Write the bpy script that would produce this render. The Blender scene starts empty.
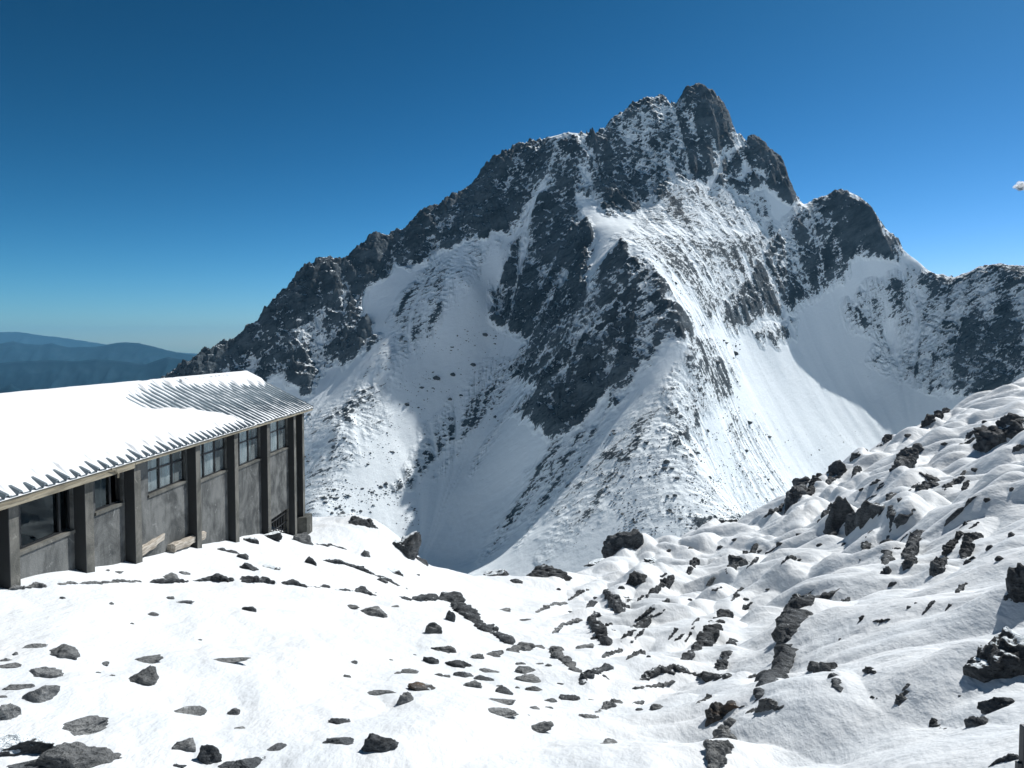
HAZE = 3.0e-5
import bpy, bmesh, math, random
import numpy as np
from mathutils import Vector, Matrix, Euler

rng = np.random.default_rng(7)
random.seed(7)
sc = bpy.context.scene
COL = sc.collection

# ------------------------------------------------------------------ camera
F = 803.0
PITCH = math.atan(39.0 / F)
cd = bpy.data.cameras.new("camera")
cd.sensor_fit = 'HORIZONTAL'
cd.sensor_width = 36.0
cd.lens = 36.0 * F / 1024.0
cd.clip_start = 0.1
cd.clip_end = 200000.0
cam = bpy.data.objects.new("camera", cd)
cam.rotation_euler = (math.pi / 2 - PITCH, 0, 0)
COL.objects.link(cam)
sc.camera = cam
CP, SP = math.cos(PITCH), math.sin(PITCH)

def unproj(px, py, Y):
    """world point at forward distance Y seen at photo position (px, py)"""
    a = (np.asarray(px, float) - 512.0) / F
    b = (384.0 - np.asarray(py, float)) / F
    dy = CP + b * SP
    dz = b * CP - SP
    s = np.asarray(Y, float) / dy
    return np.stack(np.broadcast_arrays(a * s, dy * s, dz * s), -1)

def proj(P):
    x, y, z = P[..., 0], P[..., 1], P[..., 2]
    d = y * CP - z * SP
    u = y * SP + z * CP
    return 512 + F * x / d, 384 - F * u / d

# ------------------------------------------------------------------ noise
_G = np.stack([np.cos(np.arange(64) * 2 * np.pi / 64), np.sin(np.arange(64) * 2 * np.pi / 64)], 1)
def _h2(ix, iy, seed):
    h = (ix.astype(np.int64) * 374761393 + iy.astype(np.int64) * 668265263 + seed * 1442695041) & 0xffffffff
    h = ((h ^ (h >> 13)) * 1274126177) & 0xffffffff
    return (h ^ (h >> 16))
def perlin(x, y, seed=0):
    x0 = np.floor(x); y0 = np.floor(y)
    fx = x - x0; fy = y - y0
    ix = x0.astype(np.int64); iy = y0.astype(np.int64)
    u = fx * fx * fx * (fx * (fx * 6 - 15) + 10)
    v = fy * fy * fy * (fy * (fy * 6 - 15) + 10)
    def g(dx, dy):
        q = _G[_h2(ix + dx, iy + dy, seed) & 63]
        return q[..., 0] * (fx - dx) + q[..., 1] * (fy - dy)
    n0 = g(0, 0) * (1 - u) + g(1, 0) * u
    n1 = g(0, 1) * (1 - u) + g(1, 1) * u
    return (n0 * (1 - v) + n1 * v) * 1.5
def fbm(x, y, octv=4, seed=0, gain=0.5, ridged=False):
    s = 0.0; a = 1.0; t = 0.0; f = 1.0
    for o in range(octv):
        n = perlin(x * f + 17.3 * o, y * f - 9.1 * o, seed + o * 31)
        if ridged:
            n = 1.0 - 2.2 * np.abs(n)
        s = s + a * n; t += a; a *= gain; f *= 2.03
    return s / t
_r3 = np.random.default_rng(99).normal(size=(256, 3)); _r3 /= np.linalg.norm(_r3, axis=1)[:, None]
def perlin3(p, seed=0):
    i0 = np.floor(p); f = p - i0; i = i0.astype(np.int64)
    w = f * f * f * (f * (f * 6 - 15) + 10)
    out = 0.0
    for dx in (0, 1):
        for dy in (0, 1):
            for dz in (0, 1):
                h = _h2(i[:, 0] + dx + 7919 * (i[:, 2] + dz), i[:, 1] + dy, seed) & 255
                g = _r3[h]
                d = (g * (f - np.array([dx, dy, dz]))).sum(1)
                wx = w[:, 0] if dx else 1 - w[:, 0]
                wy = w[:, 1] if dy else 1 - w[:, 1]
                wz = w[:, 2] if dz else 1 - w[:, 2]
                out = out + d * wx * wy * wz
    return out * 1.5
def sstep(a, b, x):
    t = np.clip((x - a) / (b - a), 0, 1)
    return t * t * (3 - 2 * t)

class RBF:
    """multiquadric scattered interpolation with a linear trend"""
    def __init__(self, P, v, c, lam=0.0):
        P = np.asarray(P, float); v = np.asarray(v, float)
        n = len(P)
        d = np.sqrt(((P[:, None] - P[None]) ** 2).sum(2) + c * c)
        A = np.zeros((n + 3, n + 3))
        A[:n, :n] = d - np.diag(np.broadcast_to(lam, (n,)))
        A[:n, n] = 1; A[:n, n + 1:] = P
        A[n, :n] = 1; A[n + 1:, :n] = P.T
        b = np.zeros(n + 3); b[:n] = v
        w = np.linalg.lstsq(A, b, rcond=None)[0]
        self.P, self.w, self.c = P, w, c
    def __call__(self, x, y):
        sh = np.shape(x)
        x = np.ravel(x); y = np.ravel(y)
        out = np.empty(x.size)
        n = len(self.P)
        for i in range(0, x.size, 20000):
            xx = x[i:i + 20000]; yy = y[i:i + 20000]
            d = np.sqrt((xx[:, None] - self.P[None, :, 0]) ** 2 + (yy[:, None] - self.P[None, :, 1]) ** 2 + self.c ** 2)
            out[i:i + 20000] = d @ self.w[:n] + self.w[n] + xx * self.w[n + 1] + yy * self.w[n + 2]
        return out.reshape(sh)

# ------------------------------------------------------------------ object helpers
def mesh_np(name, V, Fq, mat=None, parent=None, smooth=True, attrs=None):
    V = np.ascontiguousarray(V, dtype=np.float32); Fq = np.ascontiguousarray(Fq, dtype=np.int32)
    me = bpy.data.meshes.new(name)
    k = Fq.shape[1]
    me.vertices.add(len(V)); me.vertices.foreach_set("co", V.ravel())
    me.loops.add(Fq.size); me.loops.foreach_set("vertex_index", Fq.ravel())
    me.polygons.add(len(Fq)); me.polygons.foreach_set("loop_start", np.arange(0, Fq.size, k, dtype=np.int32))
    me.polygons.foreach_set("use_smooth", np.full(len(Fq), smooth, dtype=bool))
    for an, av in (attrs or {}).items():
        at = me.attributes.new(an, 'FLOAT', 'POINT')
        at.data.foreach_set("value", np.ascontiguousarray(av, dtype=np.float32).ravel())
    me.update(calc_edges=True)
    me.validate()
    o = bpy.data.objects.new(name, me)
    COL.objects.link(o)
    if mat: me.materials.append(mat)
    if parent: o.parent = parent
    return o
def grid_faces(nr, nc):
    i = np.arange(nr - 1)[:, None] * nc + np.arange(nc - 1)[None]
    return np.stack([i, i + 1, i + nc + 1, i + nc], -1).reshape(-1, 4)
def tag(o, label=None, cat=None, group=None, kind=None):
    if label: o["label"] = label
    if cat: o["category"] = cat
    if group: o["group"] = group
    if kind: o["kind"] = kind
    return o
class MB:
    def __init__(self): self.v = []; self.f = []
    def add(self, vs, fs):
        b = len(self.v); self.v += [tuple(q) for q in vs]; self.f += [tuple(i + b for i in q) for q in fs]
    def box(self, x0, x1, y0, y1, z0, z1):
        self.add([(x0,y0,z0),(x1,y0,z0),(x1,y1,z0),(x0,y1,z0),(x0,y0,z1),(x1,y0,z1),(x1,y1,z1),(x0,y1,z1)],
                 [(0,3,2,1),(4,5,6,7),(0,1,5,4),(1,2,6,5),(2,3,7,6),(3,0,4,7)])
    def bar(self, p, q, w, h, up=(0, 0, 1)):
        p = Vector(p); q = Vector(q); d = (q - p).normalized(); s = d.cross(Vector(up)).normalized(); u = s.cross(d)
        c = []
        for e in (p, q):
            for a, b in ((-1, -1), (1, -1), (1, 1), (-1, 1)):
                c.append(e + s * (a * w / 2) + u * (b * h / 2))
        self.add(c, [(3,2,1,0),(4,5,6,7),(0,1,5,4),(1,2,6,5),(2,3,7,6),(3,0,4,7)])
    def build(self, name, mat, parent=None, off=(0, 0, 0), bevel=0.0):
        me = bpy.data.meshes.new(name)
        me.from_pydata([(a - off[0], b - off[1], c - off[2]) for a, b, c in self.v], [], self.f)
        bm = bmesh.new(); bm.from_mesh(me)
        bmesh.ops.recalc_face_normals(bm, faces=bm.faces)
        if bevel:
            bmesh.ops.bevel(bm, geom=list(bm.edges), offset=bevel, segments=1, affect='EDGES')
        bm.to_mesh(me); bm.free()
        me.materials.append(mat)
        o = bpy.data.objects.new(name, me); COL.objects.link(o)
        if parent: o.parent = parent
        return o

# ------------------------------------------------------------------ materials
def new_mat(name):
    m = bpy.data.materials.new(name); m.use_nodes = True
    nt = m.node_tree
    b = nt.nodes["Principled BSDF"]
    return m, nt, b
def N(nt, t, **kw):
    n = nt.nodes.new(t)
    for k, v in kw.items():
        if hasattr(n, k): setattr(n, k, v)
        else: n.inputs[k].default_value = v
    return n
def L(nt, a, b): nt.links.new(a, b)
def noise(nt, vec, scale, detail=4, rough=0.55, dist=0.0):
    n = nt.nodes.new("ShaderNodeTexNoise")
    n.inputs["Scale"].default_value = scale; n.inputs["Detail"].default_value = detail
    n.inputs["Roughness"].default_value = rough; n.inputs["Distortion"].default_value = dist
    L(nt, vec, n.inputs["Vector"])
    return n.outputs["Fac"]
def mapr(nt, val, a, b, c=0.0, d=1.0, smooth=True):
    n = nt.nodes.new("ShaderNodeMapRange")
    n.interpolation_type = 'SMOOTHSTEP' if smooth else 'LINEAR'
    n.inputs[1].default_value = a; n.inputs[2].default_value = b
    n.inputs[3].default_value = c; n.inputs[4].default_value = d
    L(nt, val, n.inputs[0]); return n.outputs[0]
def mth(nt, op, a, b=None, c=None):
    n = nt.nodes.new("ShaderNodeMath"); n.operation = op
    for i, q in enumerate((a, b, c)):
        if q is None: continue
        if isinstance(q, (int, float)): n.inputs[i].default_value = q
        else: L(nt, q, n.inputs[i])
    return n.outputs[0]
def mixc(nt, fac, a, b):
    n = nt.nodes.new("ShaderNodeMix"); n.data_type = 'RGBA'
    if isinstance(fac, (int, float)): n.inputs[0].default_value = fac
    else: L(nt, fac, n.inputs[0])
    for i, q in ((6, a), (7, b)):
        if isinstance(q, tuple): n.inputs[i].default_value = (*q, 1)
        else: L(nt, q, n.inputs[i])
    return n.outputs[2]
def bump(nt, b, h, dist, strength=1.0, nrm=None):
    n = nt.nodes.new("ShaderNodeBump"); n.inputs["Distance"].default_value = dist
    n.inputs["Strength"].default_value = strength
    L(nt, h, n.inputs["Height"])
    if nrm is not None: L(nt, nrm, n.inputs["Normal"])
    if b is not None: L(nt, n.outputs[0], b.inputs["Normal"])
    return n.outputs[0]
def position(nt):
    return nt.nodes.new("ShaderNodeNewGeometry").outputs["Position"]
def objco(nt):
    return nt.nodes.new("ShaderNodeTexCoord").outputs["Object"]
def scaled(nt, vec, s, rot=(0, 0, 0)):
    n = nt.nodes.new("ShaderNodeMapping")
    n.inputs["Scale"].default_value = s; n.inputs["Rotation"].default_value = rot
    L(nt, vec, n.inputs["Vector"]); return n.outputs[0]

SNOW = (0.87, 0.94, 0.98)
def mat_snow_ground():
    m, nt, b = new_mat("snow_field")
    p = position(nt)
    n1 = noise(nt, p, 0.5, 5, 0.5); n2 = noise(nt, p, 6.0, 4, 0.6); n3 = noise(nt, scaled(nt, p, (1, .45, 1), (0, 0, .5)), 2.2, 4, 0.55)
    c = mixc(nt, mapr(nt, n1, .3, .7), (0.66, 0.70, 0.73), (0.715, 0.74, 0.755))
    L(nt, c, b.inputs["Base Color"]); b.inputs["Roughness"].default_value = 0.65
    b.inputs["Specular IOR Level"].default_value = 0.25
    nb = bump(nt, None, mth(nt, 'ADD', n3, mth(nt, 'MULTIPLY', noise(nt, scaled(nt, p, (1, .35, 1), (0, 0, .7)), 1.0, 5, .6), 1.6)), 0.085, 0.8)
    nb = bump(nt, None, n2, 0.022, 0.8, nb)
    bump(nt, b, noise(nt, p, 45, 3, .6), 0.006, 0.6, nb)
    return m
def mat_mountain():
    m, nt, b = new_mat("mountain_rock_and_snow")
    p = position(nt)
    at = N(nt, "ShaderNodeAttribute", attribute_name="rock")
    r = at.outputs["Fac"]
    # beds of rock dip to the left: stretch the pattern along them
    def dot(v):
        n = nt.nodes.new("ShaderNodeVectorMath"); n.operation = 'DOT_PRODUCT'; L(nt, p, n.inputs[0]); n.inputs[1].default_value = v
        return n.outputs["Value"]
    cx = nt.nodes.new("ShaderNodeCombineXYZ")
    L(nt, dot((.82 * .38, 0.1, .57 * .38)), cx.inputs[0]); L(nt, dot((0, .6, 0)), cx.inputs[1]); L(nt, dot((-.57 * 1.25, 0.1, .82 * 1.25)), cx.inputs[2])
    st = cx.outputs[0]
    n1 = noise(nt, st, 0.085, 6, 0.68)
    n2 = noise(nt, p, 0.30, 4, 0.62)
    v = mth(nt, 'ADD', r, mth(nt, 'MULTIPLY', mth(nt, 'SUBTRACT', n1, 0.5), 1.9))
    v = mth(nt, 'ADD', v, mth(nt, 'MULTIPLY', mth(nt, 'SUBTRACT', n2, 0.5), .85))
    n4 = noise(nt, st, 0.24, 5, 0.68)
    v = mth(nt, 'ADD', v, mth(nt, 'MULTIPLY', mth(nt, 'SUBTRACT', n4, 0.5), 1.35))
    fac = mapr(nt, v, 0.40, 0.60)
    n3 = noise(nt, st, 0.03, 6, 0.65)
    rc = mixc(nt, mapr(nt, n3, .35, .65), (0.030, 0.042, 0.053), (0.098, 0.125, 0.146))
    # thin dusting keeps some rock grey
    c = mixc(nt, fac, SNOW, rc)
    L(nt, c, b.inputs["Base Color"]); b.inputs["Roughness"].default_value = 0.85
    b.inputs["Specular IOR Level"].default_value = 0.2
    hb = mth(nt, 'MULTIPLY', n1, mapr(nt, r, -0.1, 0.5, .12, 1.0))
    nb = bump(nt, None, hb, 11.0, 0.9)
    bump(nt, b, noise(nt, p, 0.35, 3, .6), 0.6, 0.5, nb)
    return m
def mat_rock(name, dark, lite, snowy=0.35, brown=0.0):
    m, nt, b = new_mat(name)
    p = position(nt)
    g = nt.nodes.new("ShaderNodeNewGeometry")
    info = nt.nodes.new("ShaderNodeObjectInfo")
    n1 = noise(nt, p, 1.6, 6, 0.65, 0.4)
    n2 = noise(nt, scaled(nt, p, (1.0, 1.0, 4.0), (0.5, 0.35, 0.2)), 2.6, 5, 0.65)
    n3 = noise(nt, p, 14, 4, 0.65)
    f = mth(nt, 'ADD', mth(nt, 'MULTIPLY', n1, .5), mth(nt, 'ADD', mth(nt, 'MULTIPLY', n2, .35), mth(nt, 'MULTIPLY', n3, .3)))
    c = mixc(nt, mapr(nt, f, .42, .74), dark, lite)
    if brown: c = mixc(nt, mapr(nt, n2, .45, .7, 0, brown), c, (0.11, 0.065, 0.032))
    v = mapr(nt, info.outputs["Random"], 0, 1, 0.75, 1.25, False)
    hs = nt.nodes.new("ShaderNodeHueSaturation"); L(nt, v, hs.inputs["Value"]); L(nt, c, hs.inputs["Color"])
    c = hs.outputs[0]
    sx = nt.nodes.new("ShaderNodeSeparateXYZ"); L(nt, g.outputs["Normal"], sx.inputs[0])
    up = mth(nt, 'ADD', sx.outputs[2], mth(nt, 'MULTIPLY', mth(nt, 'SUBTRACT', n1, .5), 1.3))
    up = mth(nt, 'ADD', up, mth(nt, 'MULTIPLY', mth(nt, 'SUBTRACT', n3, .5), .5))
    t = 1.12 - 0.5 * snowy
    sn = mapr(nt, up, t - .05, t + .07)
    c = mixc(nt, sn, c, SNOW)
    L(nt, c, b.inputs["Base Color"]); b.inputs["Roughness"].default_value = 0.8
    b.inputs["Specular IOR Level"].default_value = 0.25
    nb = bump(nt, None, n2, 0.22, 0.9)
    bump(nt, b, n3, 0.05, 0.8, nb)
    return m
def mat_concrete(name, c0, c1, stain):
    m, nt, b = new_mat(name)
    p = position(nt)
    n1 = noise(nt, p, 0.9, 6, .65, .5); n2 = noise(nt, scaled(nt, p, (2.2, 2.2, .35)), 1.6, 5, .6); n3 = noise(nt, p, 22, 3, .6)
    c = mixc(nt, mapr(nt, n1, .35, .65), c0, c1)
    c = mixc(nt, mapr(nt, n2, .5, .7, 0, .4), c, stain)
    n4 = noise(nt, p, 2.7, 6, .7, 1.0)
    c = mixc(nt, mapr(nt, n4, .6, .68, 0, .55), c, tuple(min(1, q * 1.7) for q in c1))
    L(nt, c, b.inputs["Base Color"]); b.inputs["Roughness"].default_value = .9
    b.inputs["Specular IOR Level"].default_value = .15
    bump(nt, b, mth(nt, 'ADD', n3, mth(nt, 'MULTIPLY', n1, 2.0)), .02, .7)
    return m
def mat_plain(name, col, rough=.6, metal=0.0, var=.25, sc_=4.0, bd=.004):
    m, nt, b = new_mat(name)
    p = objco(nt)
    n1 = noise(nt, p, sc_, 5, .6)
    c = mixc(nt, n1, tuple(q * (1 - var) for q in col), tuple(min(1, q * (1 + var)) for q in col))
    L(nt, c, b.inputs["Base Color"]); b.inputs["Roughness"].default_value = rough; b.inputs["Metallic"].default_value = metal
    bump(nt, b, noise(nt, p, sc_ * 8, 3, .6), bd, .5)
    return m
def mat_wood(name, c0, c1):
    m, nt, b = new_mat(name)
    p = objco(nt)
    n1 = noise(nt, scaled(nt, p, (9, .6, 9)), 1.5, 5, .65, .4)
    L(nt, mixc(nt, mapr(nt, n1, .35, .65), c0, c1), b.inputs["Base Color"]); b.inputs["Roughness"].default_value = .85
    bump(nt, b, n1, .012, .7)
    return m
def mat_glass(name="window_glass", ior=1.5, glare=0.0):
    m, nt, b = new_mat(name)
    nt.nodes.remove(b)
    out = nt.nodes["Material Output"]
    fr = N(nt, "ShaderNodeFresnel"); fr.inputs["IOR"].default_value = ior
    tr = N(nt, "ShaderNodeBsdfTransparent"); tr.inputs["Color"].default_value = (.74, .84, .85, 1)
    gl = N(nt, "ShaderNodeBsdfGlossy"); gl.inputs["Roughness"].default_value = .015; gl.inputs["Color"].default_value = (.62, .72, .76, 1)
    p = objco(nt)
    bp = nt.nodes.new("ShaderNodeBump"); bp.inputs["Distance"].default_value = .004; bp.inputs["Strength"].default_value = .5
    L(nt, noise(nt, p, 1.5, 2, .5), bp.inputs["Height"]); L(nt, bp.outputs[0], gl.inputs["Normal"])
    mx = N(nt, "ShaderNodeMixShader"); L(nt, fr.outputs[0], mx.inputs[0]); L(nt, tr.outputs[0], mx.inputs[1]); L(nt, gl.outputs[0], mx.inputs[2])
    if glare:
        df = N(nt, "ShaderNodeBsdfDiffuse"); df.inputs["Color"].default_value = (.62, .72, .74, 1)  # pale diffuse colour painted in for bright reflections on the panes
        m3 = N(nt, "ShaderNodeMixShader"); L(nt, mapr(nt, noise(nt, scaled(nt, p, (1, 2, .7)), 1.4, 4, .6), .3, .7, glare * .5, glare * 1.5), m3.inputs[0])
        L(nt, mx.outputs[0], m3.inputs[1]); L(nt, df.outputs[0], m3.inputs[2]); L(nt, m3.outputs[0], out.inputs["Surface"])
    else:
        L(nt, mx.outputs[0], out.inputs["Surface"])
    return m
def mat_hill():
    m, nt, b = new_mat("far_forested_slopes")
    p = position(nt)
    n1 = noise(nt, p, .004, 6, .65)
    L(nt, mixc(nt, mapr(nt, n1, .35, .65), (.006, .022, .034), (.018, .038, .054)), b.inputs["Base Color"])
    b.inputs["Roughness"].default_value = .95; b.inputs["Specular IOR Level"].default_value = 0
    return m

M = dict(
    snow=mat_snow_ground(), mountain=mat_mountain(),
    rock=mat_rock("grey_rock", (.075, .083, .090), (.27, .28, .28), -.25),
    darkrock=mat_rock("dark_rock", (.026, .031, .037), (.130, .142, .152), -.05),
    snowrock=mat_rock("snow_dusted_rock", (.026, .031, .036), (.115, .124, .132), .62),
    brownrock=mat_rock("brown_rock", (.026, .026, .028), (.10, .10, .098), .08, .8),
    scree=mat_rock("scree_rock", (.030, .036, .042), (.10, .11, .115), .2),
    concrete=mat_concrete("stained_concrete", (.058, .063, .064), (.165, .172, .169), (.026, .029, .030)),
    pillar=mat_concrete("pillar_concrete", (.075, .078, .072), (.165, .163, .148), (.04, .042, .041)),
    metal=mat_plain("roof_metal", (.21, .265, .30), .5, .0, .2, 1.2),
    black=mat_plain("black_frame", (.012, .014, .016), .5, 0, .2),
    fascia=mat_wood("fascia_wood", (.14, .125, .09), (.30, .27, .20)),
    timber=mat_wood("weathered_timber", (.22, .19, .15), (.48, .44, .38)),
    glass=mat_glass(), glareglass=mat_glass("glare_glass", 1.7, .22),  # the second glass has pale reflections mixed into its colour
    shadepanel=mat_plain("pillar_shade_dark", (.016, .019, .021), .8, 0, .3, 3),  # near-black colour standing in for shade on the pillars' near faces
    curtain=mat_plain("curtain_cloth", (.74, .80, .80), .9, 0, .12),
    teal=mat_plain("teal_curtain", (.16, .32, .33), .9, 0, .15),
    inside=mat_plain("dim_plaster", (.22, .23, .22), .9, 0, .2),
    post=mat_plain("dark_post", (.03, .034, .04), .5, .3, .25),
    hill=mat_hill(),
)
def mat_roofsnow():
    m, nt, b = new_mat("roof_snow")
    p = position(nt)
    L(nt, mixc(nt, noise(nt, p, 1.2, 4, .5), (.68, .715, .745), (.735, .75, .765)), b.inputs["Base Color"])
    b.inputs["Roughness"].default_value = .65; b.inputs["Specular IOR Level"].default_value = .2
    bump(nt, b, noise(nt, p, 5, 4, .6), .03, .6)
    return m
M["roofsnow"] = mat_roofsnow()
# ------------------------------------------------------------------ mountain
CREST = [(-120,540,1230),(0,480,1280),(60,440,1330),(120,404,1380),(165,380,1420),(185,372,1430),(200,362,1440),(222,352,1460),(236,340,1475),(248,330,1490),(262,318,1510),(280,300,1530),(292,286,1540),(300,274,1550),
 (318,266,1565),(330,261,1580),(347,261,1595),(360,248,1610),(372,239,1620),(395,237,1645),(420,218,1670),(440,207,1690),(456,200,1705),(472,189,1720),(486,168,1740),(500,155,1755),(517,146,1770),(535,149,1785),(552,151,1800),
 (560,141,1700),(572,137,1704),(588,137,1716),(602,134,1738),(612,118,1765),(628,107,1784),(645,101,1796),(662,98,1806),(676,104,1810),(684,91,1812),(696,86,1814),(712,95,1818),(724,112,1820),(732,130,1824),(740,144,1826),
 (752,143,1828),(766,149,1830),(778,160,1830),(788,178,1830),(797,200,1826),(806,205,1818),(825,199,1806),(846,197,1800),(862,204,1798),(875,217,1798),(886,234,1800),(900,248,1804),(918,262,1804),(936,275,1798),(952,278,1788),(966,275,1770),(984,267,1745),(1004,265,1722),(1024,268,1700),
 (1060,262,1680),(1100,250,1660),(1160,255,1630),(1230,270,1600),(1320,285,1560)]
CHAINS = [
 # left ridge: rock wall then talus
 ((165,380), [(170,420,.8),(180,480,.72),(190,560,.68)]),
 ((236,340), [(250,372,1.15),(255,400,.95),(255,470,.78),(255,560,.70)]),
 ((300,274), [(303,320,1.3),(308,368,1.2),(296,402,1385),(284,470,1240),(284,545,1110)]),
 ((347,261), [(350,300,1.4),(342,345,1.35),(322,382,1.2)]),
 ((395,237), [(392,262,1610),(374,300,1535),(352,348,1462),(326,395,1385),(296,432,1325)]),
 ((456,200), [(446,238,1.45),(420,275,1572)]),
 ((517,146), [(512,190,1695),(500,238,1590),(470,268,1535),(440,300,1490),(386,352,1395),(338,420,1265),(312,500,1135),(300,560,1040)]),
 # central wall and front rib
 ((560,141), [(566,180,1.75),(576,208,1.35)]),
 ((602,134), [(600,172,1.65),(602,206,1.3)]),
 ((645,101), [(642,158,1.75),(636,206,1.35),(640,230,.55)]),
 ((696,86),  [(692,130,1.9),(684,178,1.5),(672,208,.95),(668,234,.55)]),
 ((740,144), [(726,176,1.35),(712,206,.85),(704,236,.55)]),
 ((778,160), [(768,196,1.2),(750,222,.75),(740,240,.6)]),
 ((797,200), [(785,222,.75),(770,238,.7)]),
 ((576,208), [(592,222,.45),(618,233,.25)]),
]
# the front rib, continued from the bench edge, and the crest of its debris cone
RIB = [((618,233), [(650,258,.75),(676,296,1.0),(690,335,1.05),(676,385,.88),(640,432,.80),(590,486,.74),(540,532,.70),(492,574,.68)]),
       ((676,385), [(690,440,.74),(690,500,.70),(685,560,.66)])]
SIDE = [
 ((500,238), [(480,285,1548),(440,365,1428),(402,445,1290),(362,525,1140)]),
 ((576,208), [(548,226,1.9),(520,270,1.7),(500,312,1.5),(486,348,1475),(446,420,1350),(405,500,1200),(375,560,1090)]),
 ((592,222), [(572,268,1.9),(545,322,1.55),(522,362,1.3),(508,402,1.1),(470,465,1275),(425,540,1135)]),
 ((618,233), [(606,280,1.7),(580,345,1.5),(556,405,1.4),(545,438,1.2),(510,492,1165),(455,560,1080)]),
 ((650,258), [(640,320,1.4),(612,385,1.3),(590,425,1.15),(556,482,1.05),(500,548,.98)]),
 ((676,296), [(664,345,1.25),(640,400,1.1)]),
 # right of the rib
 ((668,234), [(690,262,1.0),(704,300,.95)]),
 ((704,236), [(716,275,1.1),(718,315,1.0),(722,360,.86),(722,420,.72),(716,500,.66)]),
 ((740,240), [(742,280,1.3),(736,330,1.2),(740,370,.92),(744,440,.66),(742,520,.62)]),
 ((846,197), [(826,238,1755),(800,288,1690),(782,330,1600),(772,372,1495),(770,440,1335),(765,520,1150)]),
 ((886,234), [(866,272,1768),(842,315,1720),(826,360,1635),(812,392,1535),(802,440,1410),(798,490,1300)]),
 ((936,275), [(915,312,1770),(888,352,1730),(868,395,1635),(850,430,1530),(835,500,1370)]),
 ((984,267), [(968,318,1690),(938,368,1640),(905,410,1595),(885,445,1530)]),
 ((1024,268),[(1012,325,1.25),(985,385,1.15),(950,425,.9),(920,480,.7)]),
 ((1100,250),[(1085,330,1.15),(1060,400,1.0),(1030,450,.8)]),
 ((1230,270),[(1210,350,1.0),(1180,430,.85)]),
]
known = {}
MP = []
for px, py, D in CREST:
    p = unproj(px, py, D); known[(px, py)] = p; MP.append(p)
    for dd, k in ((120, .95), (320, .85), (700, .75)):
        q = p.copy(); dirv = np.array([0.25, 1.0]); dirv /= np.linalg.norm(dirv)
        q[:2] += dirv * dd; q[2] -= dd * k
        if px < 560: q[2] -= dd * .12
        if len(MP) % 2 == 0: MP.append(q)
NCREST = len(MP)
def follow(p1, px, py, s):
    D = np.linspace(p1[1] + 40, p1[1] * .45, 1500)
    q = unproj(px, py, D)
    g = (p1[2] - q[:, 2]) - s * np.hypot(q[:, 0] - p1[0], q[:, 1] - p1[1])
    # last distance at which the point is still steeper than s
    ok = np.where((g[:-1] > 0) & (g[1:] <= 0))[0]
    i = ok[-1] if len(ok) else int(np.argmax(g))
    return q[i]
for grp in (CHAINS, RIB, SIDE):
    for st, lst in grp:
        p = known[st]
        for px, py, s in lst:
            p = follow(p, px, py, s) if s < 10 else unproj(px, py, s)
            known[(px, py)] = p; MP.append(p)
# valley floor in front
for px in range(-100, 1400, 100):
    MP.append(unproj(px, 690, 760)); MP.append(unproj(px, 760, 620))
MP = np.array(MP)
LAM = np.full(len(MP), 22.0); LAM[:NCREST] = 1.0
mount = RBF(MP[:, :2], MP[:, 2], 14.0, lam=LAM)

cols = np.concatenate([np.arange(-60, 130, 4), np.arange(130, 1036, .85), np.arange(1036, 1330, 4)])
rows = np.concatenate([np.arange(640, 900, 6), np.arange(900, 1560, 2.0), np.arange(1560, 1860, 1.6), np.arange(1860, 2000, 6), np.arange(2000, 2500, 25)])
A, Y = np.meshgrid((cols - 512) / F, rows)
X = A * Y
H0 = mount(X, Y)

# coarse grid for fall lines
gx = np.arange(-1150, 2100, 10.0); gy = np.arange(620, 2510, 10.0)
GX, GY = np.meshgrid(gx, gy)
G0 = mount(GX, GY)
for _ in range(2):
    G0[1:-1, 1:-1] = (G0[1:-1, 1:-1] * 2 + G0[:-2, 1:-1] + G0[2:, 1:-1] + G0[1:-1, :-2] + G0[1:-1, 2:]) / 6
dGy, dGx = np.gradient(G0, 10.0, 10.0)
def samp(Ar, x, y):
    fx = np.clip((x - gx[0]) / 10, 0, len(gx) - 1.001); fy = np.clip((y - gy[0]) / 10, 0, len(gy) - 1.001)
    ix = fx.astype(int); iy = fy.astype(int); fx -= ix; fy -= iy
    return (Ar[iy, ix] * (1 - fx) + Ar[iy, ix + 1] * fx) * (1 - fy) + (Ar[iy + 1, ix] * (1 - fx) + Ar[iy + 1, ix + 1] * fx) * fy
# streamlines uphill on a half-resolution grid
Xs, Ys = X[::2, ::2].copy(), Y[::2, ::2].copy()
UX, UY = Xs.copy(), Ys.copy()
S1 = 0; S2 = 0; S3 = 0
for k_ in range(32):
    S1 = S1 + perlin(UX / 7.5, UY / 7.5, 51); S2 = S2 + perlin(UX / 17, UY / 17, 52); S3 = S3 + perlin(UX / 44, UY / 44, 53)
    a = samp(dGx, UX, UY); b = samp(dGy, UX, UY); n = np.hypot(a, b) + 1e-6
    UX += a / n * 8; UY += b / n * 8
def up2(S):
    r = np.linspace(0, S.shape[0] - 1, X.shape[0]); c = np.linspace(0, S.shape[1] - 1, X.shape[1])
    r = np.minimum(np.arange(X.shape[0]) / 2, S.shape[0] - 1.001); c = np.minimum(np.arange(X.shape[1]) / 2, S.shape[1] - 1.001)
    ri = r.astype(int); ci = c.astype(int); rf = (r - ri)[:, None]; cf = (c - ci)[None]
    ri2 = np.minimum(ri + 1, S.shape[0] - 1); ci2 = np.minimum(ci + 1, S.shape[1] - 1)
    return (S[ri][:, ci] * (1 - cf) + S[ri][:, ci2] * cf) * (1 - rf) + (S[ri2][:, ci] * (1 - cf) + S[ri2][:, ci2] * cf) * rf
RUN1, RUN2, RUN3 = (up2(q / q.std()) for q in (S1, S2, S3))

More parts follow.
